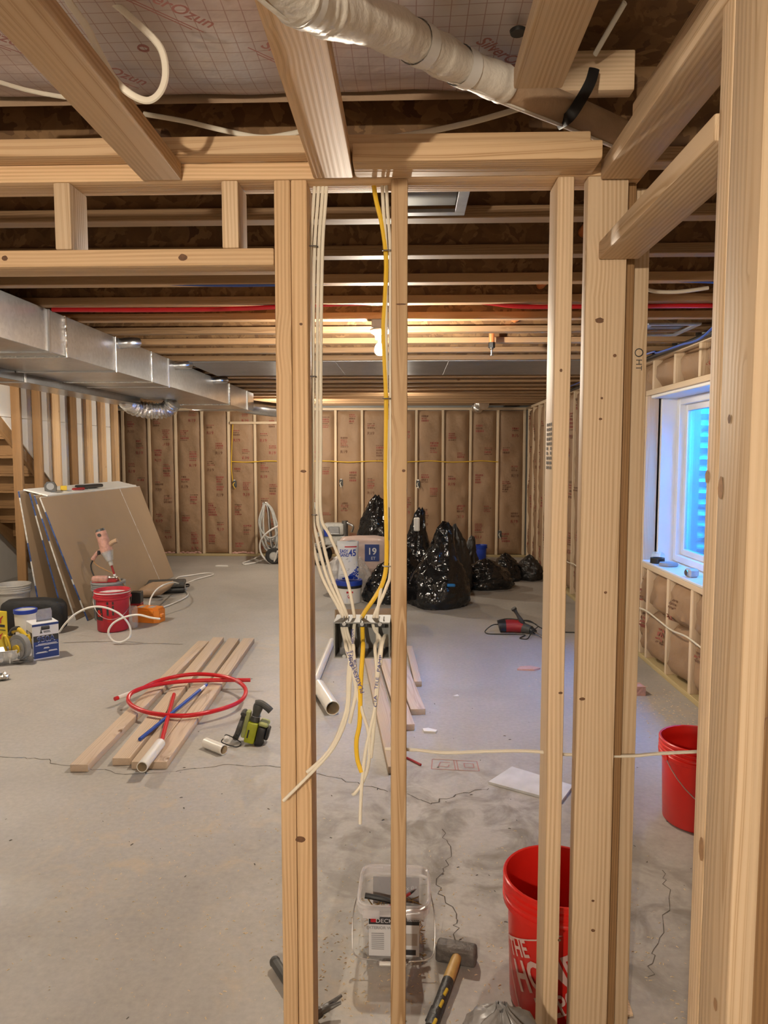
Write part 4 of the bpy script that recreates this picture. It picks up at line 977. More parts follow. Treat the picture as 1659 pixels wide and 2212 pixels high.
# dusty red bucket on the left
b3 = bucket('dusty red bucket with black lettering and white residue, left of the planks', FL(245, 1360), REDBKT2, h=.362, rot=R(20), fill=.33, inner=MUDDY)
m = M(); f = bpt(.15, .131, .362, R(-90 - 38 - 20), .165)
for a, b, c, d in ((-.055, -.055, .055, .055),):
    for k in range(6):
        u0 = a + (c - a) * k / 6; u1 = a + (c - a) * (k + 1) / 6; m.add([f(u0, b), f(u1, b), f(u1, d), f(u0, d)], [(0, 1, 2, 3)])
f2 = bpt(.15, .131, .362, R(-90 + 14 - 20), .2)
for b, d in ((.05, .075), (-.045, .04)): m.add([f2(-.03, b), f2(.03, b), f2(.03, d), f2(-.03, d)], [(0, 1, 2, 3)])
obj('black_print', m, BLKINK, b3, 0)
m = M(); f3 = bpt(.15, .131, .362, R(-90 - 36 - 20), .168, 0, .004); text(m, '&', .085, lambda a, b: f3(a + .018, b)); f4 = bpt(.15, .131, .362, R(-90 + 14 - 20), .12, 0, .003)
for k in range(4): m.add([f4(-.025, -.02 + .012 * k), f4(.01, -.02 + .012 * k), f4(.01, -.013 + .012 * k), f4(-.025, -.013 + .012 * k)], [(0, 1, 2, 3)])
obj('ampersand', m, REDBKT, b3, 0)
obj('compound_smear', M().lathe([(.1525, .338), (.1528, .345), (.152, .352)], 40), MUDDY, b3)
# grey bucket behind it
g = W(236, 1330, 6.52); b4 = bucket('grey lidded bucket behind the dusty red bucket', (g.x, 6.52, 0), GREYPL, h=.352, rot=R(-30))
obj('lid', M().lathe([(0, .356), (.13, .356), (.135, .362), (.156, .362), (.158, .345), (.152, .345)], 40), GREYPL, b4)
zt = .358
t = thing('sanding_block', 'red hand tool lying on the lid of the grey bucket', 'tool', W(217, 1262, 6.45).xy.to_3d() + Vector((0, 0, zt)), R(10))
obj('body', M().box((-.075, -.035, .0), (.075, .035, .062), .022, seg=3), DUSTY, t); obj('sole', M().box((-.07, -.033, .001), (.07, .033, .010), .002), REDTOOL, t)
t = thing('parts_case', 'small red case with a clear lid beside the sanding tool on the grey bucket', 'case', W(243, 1262, 6.48).xy.to_3d() + Vector((0, 0, zt)), R(4))
obj('tray', M().box((-.05, -.04, 0), (.05, .04, .03), .005), REDTOOL, t); obj('lid', M().box((-.048, -.038, .030), (.046, .038, .055), .012), FOIL, t)
# mixing drill
dr = thing('mixing_drill', 'dusty pink mixing drill with a long red paddle shaft leaning on the drywall', 'drill', (g.x + .05, 6.58, .3))
ax = Vector((-.16, 0.0, .50)).normalized(); lo_ = wm(dr).inverted()
top = lo_ @ W(221, 1160, 6.50); bot = lo_ @ W(254, 1262, 6.50); ax = (top - bot).normalized(); sd = Vector((0, -1, 0)); nx = -ax.cross(sd).normalized()
def dl(s, a=0, b=0): return bot + ax * s + nx * a + sd * b
L = (top - bot).length
obj('shaft', M().cyl(dl(.0), dl(L * .42), .010, n=10), REDTOOL, dr); obj('shaft_tip', M().cyl(dl(-.05), dl(.10), .0115, n=10), MUDDY, dr)
obj('chuck', M().cyl(dl(L * .40), dl(L * .50), .018, .022, n=12), DUSTG, dr); obj('gearbox', M().cyl(dl(L * .50), dl(L * .70), .030, .058, n=16), DUSTG, dr)
obj('motor_body', M().tube([dl(L * .68), dl(L * .8), dl(L * 1.02), dl(L * 1.12)], lambda t_: .056 - .008 * t_, 16), DUSTY, dr)
obj('end_cap', M().cyl(dl(L * 1.12), dl(L * 1.17), .046, .036, n=16), DGREY, dr)
obj('motor_knob', M().cyl(dl(L * 1.05, 0, .045), dl(L * 1.05, 0, .056), .016, n=12), DGREY, dr)
obj('rear_grip', M().tube(spline([dl(L * .76, .02), dl(L * .73, .08), dl(L * .66, .13), dl(L * .62, .155)], 5), .019, 10), DUSTY, dr)
obj('side_grip', M().tube(spline([dl(L * .80, -.03), dl(L * .84, -.08), dl(L * .85, -.125)], 4), .022, 10), KRAFTB, dr)
obj('trigger', M().box((-.012, -.012, -.02), (.012, .012, .02), .004, Matrix.Translation(dl(L * .72, .07, .015))), BLKPL, dr)
obj('power_cord', M().tube(spline([dl(L * .62, .15), dl(L * .50, .19), dl(L * .30, .19), dl(L * .08, .15), dl(-.02, .08), dl(-.05, .0, -.02)], 8), .007, 8), BLKPL, dr)
obj('power_cord', M().tube(spline([dl(L * .60, .15), dl(L * .48, .13), dl(L * .2, -.0), dl(-.02, -.055), dl(-.12, -.09)], 8), .005, 8), DARKW, dr)

# ------------------------------------------------------------------ drywall stack
sheets = [(0.0, 'front drywall sheet of the stack, its brown back paper facing the room'), (.035, 'second drywall sheet, pressed against the front one'), (.07, 'third drywall sheet of the leaning stack, close behind the front pair'),
          (.25, 'fourth drywall sheet of the stack, first of the middle pair'), (.285, 'fifth drywall sheet of the stack, second of the middle pair'), (.56, 'sixth drywall sheet of the stack with a blue end tape'),
          (.95, 'rearmost drywall sheet, closest to the bare stud wall')]
for k, (q, lab) in enumerate(sheets):
    xb, xt = -2.955 - .49 * q, -3.365 - .235 * q - .008 * (k % 3); Ls = 1.215; zt_ = math.sqrt(Ls * Ls - (xb - xt) ** 2); y0, y1 = 6.42 + .035 * (k % 3) + .05 * q, 8.86 + .03 * (k % 2)
    t = thing('drywall_sheet', lab, 'drywall', (xb, (y0 + y1) / 2, 0), 0, 'drywall sheets leaning on the left'); lean = math.atan2(xb - xt, zt_)
    mt = Matrix.Rotation(-lean, 4, 'Y'); hy = (y1 - y0) / 2; th_ = .0127; zo = th_ * math.sin(lean) + .001
    mt = Matrix.Translation((0, 0, zo)) @ mt
    obj('panel', M().box((-th_ + .001, -hy, 0), (0, hy, Ls), 0, mt), DRYB, t, 0)
    obj('face_paper', M().box((-th_ - .0005, -hy, 0), (-th_ + .001, hy, Ls), 0, mt), DRYW, t, 0)
    obj('long_edge', M().box((-th_, -hy, Ls), (.0004, hy, Ls + .0015), 0, mt), DRYW, t, 0)
    m1 = M(); m2 = M(); z = 0; rn = random.Random(k * 7 + 3)
    while z < Ls - .001:
        dz = min(Ls - z, rn.uniform(.05, .22)); pc = rn.random() < (.6 if k in (0, 3, 5) else .4); obj('end_tape' if pc else 'gypsum_end', M().box((-th_ - .0006, -hy - .0015, z), (.0006, -hy, z + dz), 0, mt), DRYBLUE if pc else DRYE, t, 0); z += dz
    if k == 0:
        def sf(a, b): return mt @ Vector((.0012, a, b))
        m3 = M(); n = 26; y_a, y_b = 1.08, .98
        for i in range(n):
            b0 = Ls * i / n; b1_ = Ls * (i + .97) / n; w_ = random.uniform(.003, .008); ya = -hy + (2 * hy) * (.80 - .06 * i / n)
            m3.add([sf(ya - w_, b0), sf(ya + w_, b0), sf(ya + w_, b1_), sf(ya - w_, b1_)], [(0, 1, 2, 3)])
        obj('compound_line', m3, MUDDY, t, 0)
zt = 1.186
def topat(px, py, X=-3.43): return WX(px, py, X)
single('drywall_offcut', M().box((-.118, -1.10, 0), (.118, 1.10, .012), .001, Matrix.Translation((-3.487, 7.66, 1.181)) @ Matrix.Rotation(R(14), 4, 'Y')), DRYW, 'white strip of drywall lying along the top of the leaning sheets', 'drywall')
t = thing('tape_measure', 'dusty grey tape measure standing on top of the drywall stack', 'tape measure', (-3.45, 6.78, zt + .002), R(20))
obj('case', M().prism([(-.05, 0), (.05, 0), (.055, .05), (.03, .095), (-.03, .095), (-.055, .06)], -.025, .025, Matrix.Rotation(R(90), 4, 'X')), DGREY, t); obj('side_disc', M().cyl((0, -.026, .05), (0, -.029, .05), .034, n=20), GREYPL, t)
obj('blade_tip', M().box((-.075, -.012, .004), (-.05, .012, .007)), YEL, t)
single('pencil_box', M().box((-.03, -.02, 0), (.03, .02, .045), .004, Matrix.Translation((-3.44, 7.02, zt + .003)) @ Matrix.Rotation(R(30), 4, 'Z')), YEL, 'small yellow and black packet beside the tape measure', 'packet')
t = thing('tool_case', 'flat black plastic case lying open on top of the drywall stack', 'case', (-3.45, 7.62, zt + .003), R(-6))
obj('frame', M().box((-.06, -.19, 0), (.06, .19, .035), .01), BLKPL, t); obj('tray', M().box((-.042, -.165, .034), (.042, .165, .038), .002), GREYPRINT, t)
t = thing('utility_knife', 'red utility knife beside the black case on the drywall stack', 'knife', (-3.41, 7.30, zt - .009), R(75))
obj('handle', M().box((-.10, -.016, 0), (.07, .016, .026), .008), REDTOOL, t); obj('blade_nose', M().box((.07, -.010, .004), (.12, .010, .018), .003), BLKPL, t)

# ------------------------------------------------------------------ tool corner on the left
A = FL(72, 1428); B = FL(129, 1418); rz = math.atan2(B.y - A.y, B.x - A.x); wdt = (B - A).length
bx = thing('adhesive_carton', 'white and navy carton with large pale number standing on the left floor', 'box', A, rz)
dep, hh = .165, .278
obj('carton', M().box((0, 0, 0), (wdt, dep, hh), .003), WHITEBOX, bx)
obj('navy_panel', M().box((.006, -.0012, .012), (wdt - .004, .0, hh * .50), 0), NAVY, bx, 0); obj('navy_band', M().box((-.0, -.0012, hh - .022), (wdt, 0, hh - .006), 0), NAVY, bx, 0)
obj('black_panel', M().box((.006, -.0014, hh * .50), (wdt - .004, 0, hh * .66), 0), BLKBOX, bx, 0); obj('side_panel', M().box((-.0014, .01, hh * .60), (0, dep - .01, hh * .75), 0), BLKBOX, bx, 0)
m = M(); text(m, '950A', .062, plane((wdt * .5, 0, hh * .555), (1, 0, 0), (0, 0, 1), .0022), .95); text(m, '950A', .045, plane((0, dep / 2, hh * .675), (0, -1, 0), (0, 0, 1), .0022), .9)
obj('number_outline', m, WHITEBOX, bx, 0)
m = M(); text(m, '950A', .052, plane((wdt * .5, 0, hh * .556), (1, 0, 0), (0, 0, 1), .0030), 1.12); obj('number', m, NAVY, bx, 0)
m = M()
for k, (z0, x0_, x1_) in enumerate(((.42, .2, .9), (.39, .1, .95), (.2, .15, .5), (.18, .1, .55), (.22, .6, .9), (.2, .58, .92), (.29, .40, .62), (.31, .42, .6))): m.box((wdt * x0_, -.0022, hh * z0), (wdt * x1_, -.001, hh * z0 + .0045))
obj('small_print', m, WHITEBOX, bx, 0)
m = M().box((wdt * .42, -.002, hh * .76), (wdt * .66, -.0005, hh * .775)).box((wdt * .42, -.002, hh * .73), (wdt * .68, -.0005, hh * .745)).lathe([(0, 0), (.010, 0), (.003, .018), (.004, .026), (0, .026)], 8, Matrix.Translation((wdt * .33, 0, hh * .72)) @ Matrix.Scale(.1, 4, (0, 1, 0)))
obj('emblem', m, BLKBOX, bx, 0)
obj('hand_hole', M().tube([(wdt * .34, -.0005, hh * .86), (wdt * .64, -.0005, hh * .86)], .014, 12, w=.014).box((wdt * .34, -.001, hh * .86 - .014), (wdt * .64, .0, hh * .86 + .014)), BLKBOX, bx)
m_ = wm(bx)
kn = thing('drywall_knife', 'broad steel drywall knife standing in the top of the carton', 'trowel', m_ @ Vector((wdt * .55, .06, hh)), rz)
obj('blade', M().prism([(-.055, 0), (.055, 0), (.058, .07), (.052, .095), (-.04, .092), (-.056, .06)], 0, .0015, Matrix.Rotation(R(84), 4, 'X')), GALVD, kn, 0); obj('rivet', M().cyl((-.02, -.006, .042), (-.02, -.003, .042), .003, n=8), STEEL, kn)
obj('back_strip', M().box((-.056, -.001, .0), (.056, .004, .012), .001), DSTEEL, kn)
tb_ = thing('small_tub', 'white tub with a blue rim behind the carton', 'tub', W(58, 1398, 5.62).xy.to_3d(), 0)
obj('tub', M().lathe([(0, 0), (.075, 0), (.085, .28), (.08, .28), (.07, .01)], 28), WHITEP, tb_); obj('rim', M().lathe([(.085, .255), (.090, .258), (.090, .285), (.083, .288), (.080, .28)], 28), BLUEPL, tb_)
# black tool bag
c = W(72, 1375, 5.95); tg = thing('tool_bag', 'open black fabric tool bag behind the carton, leaning on the drywall', 'tool bag', (c.x, 5.98, 0), R(6))
obj('body', M().sphere((0, 0, .16), 1.0, 28, 16, fn=lambda p, d: Vector((math.copysign(abs(d.x) ** .45, d.x) * .27, math.copysign(abs(d.y) ** .55, d.y) * .10, .15 + math.copysign(abs(d.z) ** .4, d.z) * .149 + .01 * noise.noise(d * 3)))), BLKFAB, tg, 60)
obj('handle', M().tube(spline([(-.1, -.085, .22), (-.06, -.12, .17), (.06, -.12, .17), (.1, -.085, .22)], 6), .010, 8), BLKFAB, tg); obj('bag_label', M().box((-.13, -.104, .19), (-.10, -.100, .197)), GREYPRINT, tg)
# yellow printed card
yc_ = thing('yellow_package', 'yellow card package with red lettering at the left edge', 'package', W(-10, 1400, 5.35).xy.to_3d(), R(-14))
obj('card', M().box((-.13, 0, .03), (.115, .012, .33), .002), YCARD, yc_)
m = M(); text(m, 'SKY', .075, plane((.022, 0, .255), (1, 0, .12), (-.1, 0, 1), .002), 1.0, .15); text(m, 'SKY', .065, plane((.022, 0, .125), (1, 0, .12), (-.1, 0, 1), .002), 1.0, .15); obj('lettering', m, CRIM, yc_, 0)
m = M().box((.04, -.002, .205), (.10, 0, .225)).box((-.02, -.002, .178), (.035, 0, .192)).box((.05, -.002, .18), (.105, 0, .186)); obj('small_print', m, BLKINK, yc_, 0)
# circular saw
c = W(38, 1400, 5.05); sw = thing('circular_saw', 'yellow and grey circular saw sitting beside the carton', 'saw', (c.x, 5.08, 0), R(-20))
obj('blade_guard', M().cyl((0, -.02, .12), (0, .02, .12), .095, n=30), GREYPL, sw); obj('lower_guard', M().cyl((0, -.028, .11), (0, -.02, .11), .075, n=26), GALVD, sw); obj('hub', M().cyl((0, -.04, .11), (0, -.028, .11), .032, n=16), YEL, sw)
obj('motor', M().cyl((-.02, .02, .14), (-.02, .14, .14), .05, n=18), YEL, sw); obj('base_plate', M().box((-.14, -.05, .02), (.06, .1, .026), .002), DSTEEL, sw)
obj('handle', M().tube(spline([(.02, .04, .19), (-.04, .04, .235), (-.11, .04, .22), (-.15, .04, .16), (-.13, .04, .10)], 6), .018, 10), YEL, sw); obj('grip', M().tube(spline([(-.05, .04, .243), (-.10, .04, .232), (-.14, .04, .19)], 5), .0195, 10), BLKPL, sw)
obj('loop_handle', M().tube(spline([(-.09, -.03, .06), (-.13, -.03, .16), (-.11, -.03, .2), (-.07, -.03, .14), (-.055, -.03, .05)], 6), .009, 8), YEL, sw)
# mud pan with dried compound
c = FL(14, 1432); mp = thing('mud_pan', 'long steel mud pan smeared with white compound at the left edge', 'pan', (c.x, c.y, 0), R(24))
def pan(u, v):
    x = -.22 + .40 * u; s = [(-.075, .105), (-.048, .002), (.048, .002), (.075, .105)]; k = min(2, int(v * 3)); q = v * 3 - k
    y = s[k][0] * (1 - q) + s[k + 1][0] * q; z = s[k][1] * (1 - q) + s[k + 1][1] * q; return Vector((x, y, z))
obj('trough', M().grid(pan, 10, 12).prism([(-.075, .105), (-.048, .002), (.048, .002), (.075, .105)], .179, .181, Matrix(((0, 0, 1, 0), (1, 0, 0, 0), (0, 1, 0, 0), (0, 0, 0, 1)))), GALV, mp, 20)
obj('rim', M().box((-.22, -.079, .101), (.182, -.073, .108), .002), STEEL, mp)
m = M(); rn = random.Random(5)
for k in range(26):
    x = rn.uniform(-.2, .17); z = rn.uniform(.02, .1); y = -.048 - .027 * (z / .105) - .001; w_ = rn.uniform(.006, .02); h_ = rn.uniform(.008, .03)
    m.sphere((x, y, z), (w_, .003, h_), 8, 6)
obj('compound_smear', m, MUDDY, mp)
single('crumpled_foil', M().sphere(FL(4, 1462, .02), (.05, .04, .025), 14, 10, fn=lambda p, d: p + d * .02 * noise.noise(d * 4)), FOIL, 'crumpled silver scrap on the floor at the left edge below the pan', 'scrap')
# white bucket at the left edge
g = W(8, 1330, 6.3) + Vector((.07, 0, 0)); bucket('white bucket at the left edge behind the yellow package', (g.x, 6.35, 0), DUSTW, h=.36, handle=None)
# orange case, clear bag, black box, paper bag, black case
c = FL(318, 1345); oc = thing('orange_case', 'bright orange plastic tool case right of the dusty red bucket', 'case', (c.x, c.y + .05, 0), R(-12))
obj('body', M().prism([(-.13, -.07), (.09, -.07), (.13, -.04), (.13, .06), (.10, .085), (-.13, .085)], .002, .115), ORANGE, oc); obj('lid', M().prism([(-.12, -.06), (.085, -.06), (.12, -.035), (.12, .055), (.09, .075), (-.12, .075)], .115, .135), ORANGE, oc)
obj('lid_label', M().box((-.09, -.04, .135), (-.05, .04, .1362)).box((.0, -.02, .135), (.05, .05, .1362)), GREYPRINT, oc); obj('handle_tab', M().box((.12, -.035, .05), (.15, .02, .085), .008), ORANGE, oc); obj('latch', M().box((.05, -.078, .085), (.09, -.066, .12), .003), ORANGE, oc)
c = FL(283, 1358); single('clear_bag', M().box((c.x - .055, c.y - .02, .002), (c.x + .05, c.y + .05, .20), .012), CLEARBAG, 'clear plastic bag standing between the dusty red bucket and the orange case', 'bag')
c = W(294, 1330, 6.75); t = thing('black_box', 'small black box with a red base behind the dusty red bucket', 'box', (c.x, 6.78, 0), R(5)); obj('base', M().box((-.05, -.05, 0), (.05, .05, .10), .004), REDTOOL, t); obj('top', M().box((-.052, -.052, .1005), (.05, .05, .21), .004), BLKPL, t)
c = FL(322, 1296); single('paper_bag', M().sphere((c.x, c.y + .12, .09), 1, 22, 14, fn=lambda p, d: Vector((c.x + math.copysign(abs(d.x) ** .6, d.x) * .20 + .08 * d.z, c.y + .14 + d.y * .12, max(.002, .085 + d.z * .083 + d.x * .035 + .02 * noise.noise(d * 2.5))))), KRAFTB, 'crumpled brown paper bag lying in front of the black case', 'bag', smooth=50)
c = FL(352, 1283); bc = thing('black_case', 'black plastic tool case on the floor at the far end of the drywall', 'case', (c.x, c.y + .15, 0), R(14))
obj('shell', M().box((-.22, -.15, .0), (.20, .15, .062), .02, seg=2), BLKPL, bc); obj('lid', M().box((-.22, -.15, .064), (.20, .15, .118), .02, seg=2), DGREY, bc); obj('handle', M().tube(spline([(.20, -.07, .06), (.235, -.05, .06), (.235, .05, .06), (.20, .07, .06)], 5), .009, 8), BLKPL, bc); obj('latch', M().box((.196, -.12, .04), (.206, -.09, .09), .002), STEEL, bc)
# white hoses
h1 = [W(x, y, 5.62 - .003 * k) for k, (x, y) in enumerate([(128, 1365), (143, 1345), (165, 1325), (195, 1312), (225, 1312), (258, 1326), (279, 1350), (281, 1374), (262, 1387), (243, 1383), (234, 1365), (245, 1346), (270, 1333), (298, 1328), (325, 1334), (346, 1337)])]
single('white_hose', M().tube(spline(h1, 8), .0085, 8), WHITEP, 'white hose looping in front of the dusty red bucket', 'hose')
h2 = [W(322, 1311, 6.5), W(326, 1292, 6.55), W(338, 1274, 6.65), W(355, 1263, 6.8), W(376, 1258, 7.2), FL(395, 1262, .012), FL(425, 1251, .012), FL(452, 1244, .012), FL(461, 1240, .012), FL(445, 1238, .012), FL(410, 1243, .012), FL(385, 1247, .012), FL(378, 1258, .014), FL(398, 1274, .012), FL(405, 1287, .012), FL(370, 1305, .012), FL(342, 1315, .012)]
single('white_hose', M().tube(spline(h2, 8), .0075, 8), WHITEP, 'white hose rising from the orange case and coiling on the floor behind', 'hose')
single('plaster_scrap', M().prism([(-.09, -.02), (.09, -.03), (.07, .03), (-.06, .03)], 0, .012, Matrix.Translation(FL(480, 1223))), DRYW, 'small white scrap on the floor near the far wall', 'scrap')
# ------------------------------------------------------------------ tools in the middle of the floor
c = FL(538, 1606); rs = thing('cutoff_saw', 'lime green and black cordless cut-off saw standing on the floor left of the double stud', 'saw', (c.x, c.y, 0), R(0))
tl = Matrix.Translation((0, 0, 0)) @ Matrix.Rotation(R(14), 4, 'Y')
obj('motor_housing', M().box((-.03, -.03, .01), (.028, .03, .125), .010, tl, 2), LIME, rs); obj('upper_housing', M().box((-.055, -.005, .02), (-.028, .04, .17), .010, tl, 2), LIMED, rs)
obj('vent_slot', M().box((-.018, -.0315, .04), (-.010, -.029, .085), 0, tl), BLKPL, rs)
obj('handle', M().tube([tl @ Vector(q) for q in spline([(0, .01, .11), (.0, .012, .16), (.0, .014, .215)], 6)], lambda t_: .024 + .003 * math.sin(t_ * 9), 14), DGREY, rs)
obj('handle_head', M().tube([tl @ Vector(q) for q in spline([(-.018, .014, .218), (.01, .014, .224), (.05, .012, .210), (.072, .010, .198)], 5)], .018, 12), DGREY, rs)
obj('handle_ring', M().tube([tl @ Vector((.0262 * math.cos(a), .012 + .0262 * math.sin(a), .155)) for a in [k * .393 for k in range(16)]], .0015, 5, closed=True), GREYPRINT, rs)
obj('battery', M().box((.030, -.035, .005), (.072, .045, .115), .010, tl, 2), BLKPL, rs); obj('battery_latch', M().box((.072, -.02, .045), (.092, .04, .11), .006, tl), BLKPL, rs); obj('battery_cap', M().box((.028, -.03, .116), (.08, .045, .14), .008, tl), LIMED, rs)
g2 = Matrix.Translation((-.085, .02, .0)) @ Matrix.Rotation(R(20), 4, 'Y')
obj('blade_guard', M().tube([g2 @ Vector((0, .055 * math.cos(a), .10 + .075 * math.sin(a))) for a in [R(-95 + 14 * k) for k in range(16)]], .016, 10), DGREY, rs)
obj('guard_disc', M().cyl(g2 @ Vector((-.008, 0, .10)), g2 @ Vector((.010, 0, .10)), .052, n=24), DGREY, rs)
obj('foot_wire', M().tube(spline([(-.125, -.035, .045), (-.135, -.04, .02), (-.06, -.055, .004), (-.04, -.03, .004), (-.05, .0, .01), (-.115, -.01, .05), (-.125, -.035, .045)], 5), .003, 6), BLKPL, rs)
obj('knob', M().cyl((-.112, -.04, .045), (-.105, -.06, .04), .016, .012, n=10), MUDDY, rs)

c = FL(1100, 1367); rh = thing('rotary_hammer', 'red and black rotary hammer drill lying on the floor with its cord', 'drill', (c.x, c.y, 0), R(0))
obj('motor_housing', M().tube([(-.03, .02, .056), (.03, .02, .058), (.09, .01, .055), (.12, .0, .052)], lambda t_: .055 - .018 * max(0, t_ - .6), 14), REDTOOL, rh); obj('end_housing', M().tube([(-.09, .02, .052), (-.075, .02, .056), (-.03, .02, .056)], .054, 14), BLKPL, rh)
obj('gear_case', M().tube([(.11, .0, .05), (.15, -.03, .045), (.18, -.06, .042)], lambda t_: .046 - .012 * t_, 14), DGREY, rh); obj('chuck', M().cyl((.18, -.06, .042), (.205, -.10, .035), .030, .020, n=14), BLKPL, rh); obj('drill_bit', M().cyl((.20, -.095, .034), (.27, -.25, .012), .008, .006, n=8), STEEL, rh)
obj('side_handle', M().tube(spline([(.12, -.01, .08), (.075, -.02, .15), (.035, -.03, .215)], 5), lambda t_: .017 + .003 * math.sin(t_ * 7), 12), DGREY, rh); obj('handle_cap', M().cyl((.037, -.03, .21), (.028, -.032, .225), .024, n=12), BLKPL, rh)
obj('collar', M().tube([(.12 + .048 * math.cos(a) * .3, -.0 + .02 * math.cos(a), .052 + .05 * math.sin(a)) for a in [k * .393 for k in range(16)]], .007, 6, closed=True), DGREY, rh)
obj('power_cord', M().tube(spline([(-.09, .02, .07), (-.15, .0, .065), (-.21, -.02, .02), (-.19, -.06, .006), (-.08, -.07, .006), (.06, -.07, .006), (.12, -.10, .006), (.06, -.20, .006), (.12, -.22, .006), (.18, -.12, .05), (.24, -.02, .06), (.22, .04, .075), (.12, .05, .10), (.0, .06, .11), (-.08, .05, .10)], 8), .0048, 6), BLKPL, rh)
obj('power_cord', M().tube(spline([(.11, .05, .10), (.2, .10, .08), (.3, .08, .02), (.42, .03, .006), (.6, .0, .006)], 8), .0048, 6), BLKPL, rh)
# white panel scrap
q = [FL(*p) for p in ((1055, 1694), (1106, 1661), (1238, 1702), (1212, 1737))]
single('white_panel_scrap', M().add([v + Vector((0, 0, dz)) for dz in (.001, .013) for v in q], [(0, 1, 2, 3), (7, 6, 5, 4), (0, 4, 5, 1), (1, 5, 6, 2), (2, 6, 7, 3), (3, 7, 4, 0)]), BOARDW, 'white offcut of board lying flat on the floor behind the studs', 'board', smooth=0, loc=sum(q, Vector()) / 4)
def chip(name, px, py, poly, mat, label, h=.008):
    single(name, M().prism(poly, .0005, h, Matrix.Translation(FL(px, py))), mat, label, 'scrap')
chip('plaster_scrap', 929, 1581, [(-.035, -.02), (.03, -.025), (.04, .0), (-.01, .03), (-.04, .02)], DRYW, 'white plaster chip right of the plank ends', .012)
chip('pink_insulation_scrap', 1140, 1446, [(-.08, -.03), (.04, -.04), (.09, .0), (.03, .05), (-.05, .03)], FIBER, 'flat pink insulation scrap on the floor left of the doorway studs', .014)
chip('pink_insulation_scrap', 1381, 1500, [(-.03, -.03), (.03, -.03), (.02, .06), (-.02, .05)], FIBER, 'small pink insulation tuft on the floor below the window', .06)
chip('plaster_scrap', 985, 1504, [(-.02, -.012), (.02, -.012), (.01, .012)], DRYW, 'tiny white chip in the middle of the open floor')
chip('wood_splinter', 1346, 2165, [(-.012, -.055), (.012, -.05), (.016, .02), (.008, .07), (-.006, .02)], PINE2, 'pale wood splinter on the floor right of the doorway studs', .006)
single('marker_stick', M().cyl(FL(879, 1637, .006), FL(909, 1652, .006), .006, n=8), REDTOOL, 'thin red stick on the floor right of the single stud', 'stick')
m = M()
def stroke(pts, w=.003):
    Q = [FL(*p) for p in pts]
    for a, b in zip(Q[:-1], Q[1:]):
        d = (b - a).normalized(); n = Vector((-d.y, d.x, 0)) * w; z = Vector((0, 0, .0008)); m.add([a - n + z, a + n + z, b + n + z, b - n + z], [(0, 1, 2, 3)])
stroke([(934, 1640), (1030, 1645), (1035, 1666), (932, 1661), (934, 1640)]); stroke([(972, 1648), (952, 1646), (947, 1655), (968, 1657), (970, 1652)]); stroke([(980, 1642), (984, 1664)]); stroke([(986, 1643), (990, 1664)]); stroke([(1002, 1649), (1022, 1650), (1024, 1659), (1004, 1658), (1002, 1649)])
obj('chalk_sketch', m, simple('red_chalk', (.40, .22, .20), .9), floor, 0, world=True)
c = FL(790, 1372); cb = thing('cardboard_box', 'tan open cardboard box on the floor behind the switch box', 'box', (c.x, c.y + .12, 0), R(8))
for lo, hi in (((-.27, -.15, 0), (.27, .15, .004)), ((-.27, -.15, .004), (.27, -.146, .17)), ((-.27, .146, .004), (.27, .15, .17)), ((-.27, -.146, .004), (-.266, .146, .17)), ((.266, -.146, .004), (.27, .146, .17))): obj('carton_panel', M().box(lo, hi), CARD, cb, 0)
obj('flap', M().box((-.27, -.25, .168), (.27, -.15, .172), 0, Matrix.Rotation(R(0), 4, 'X')), CARD, cb, 0)

# ------------------------------------------------------------------ screw bucket with tools, hammer
sbk = thing('screw_bucket', 'clear square plastic screw bucket with a printed label behind the single stud', 'bucket', (-.034, 2.13, 0), R(-1))
H = .188
obj('tub', M().lathe([(0, .002), (.086, .002), (.092, .010), (.104, H - .03), (.104, H), (.102, H), (.101, H - .03), (.089, .011), (0, .005)], 64, sq=6.5), CLEARPL, sbk, 40)
obj('rim', M().lathe([(.104, H - .032), (.112, H - .030), (.114, H - .010), (.110, H - .006), (.111, H), (.107, H + .002), (.103, H - .002)], 64, sq=6.5), CLEARRIM, sbk, 40)
for x in (-.066, .066): obj('rim_tab', M().box((x - .026, -.117, H - .036), (x + .026, -.110, H - .010), .002).box((x - .026, .110, H - .030), (x + .026, .116, H - .010), .002), CLEARRIM, sbk)
def lab(a, b): return Vector((a, -.0945 - (b - .01) * .075, b))
m = M().add([lab(-.074, .022), lab(.078, .022), lab(.078, .128), lab(-.074, .128)], [(0, 1, 2, 3)]); obj('label', m, WHITEBOX, sbk, 0)
def lab2(a, b, o=.001): p = lab(a, b); p.y -= o; return p
m = M().add([lab2(-.074, .128), lab2(.078, .128), lab2(.078, .152), lab2(-.074, .152)], [(0, 1, 2, 3)]).add([lab2(.036, .028), lab2(.068, .028), lab2(.068, .046), lab2(.036, .046)], [(0, 1, 2, 3)]); obj('label_header', m, BLKBOX, sbk, 0)
m = M(); text(m, 'DECKP', .019, lambda a, b: lab2(a - .022, b + .140, .002), 1.05); text(m, 'LIFETIME WARRANTY', .0085, lambda a, b: lab2(a + .046, b + .143, .002)); obj('header_lettering', m, WHITEBOX, sbk, 0)
m = M(); text(m, 'EXTERIOR WOOD', .0135, lambda a, b: lab2(a - .028, b + .117, .002), .95)
for k in range(9): m.add([lab2(-.066, .096 - k * .0065), lab2(-.028, .096 - k * .0065), lab2(-.028, .099 - k * .0065), lab2(-.066, .099 - k * .0065)], [(0, 1, 2, 3)])
obj('label_text', m, GREYPRINT, sbk, 0)
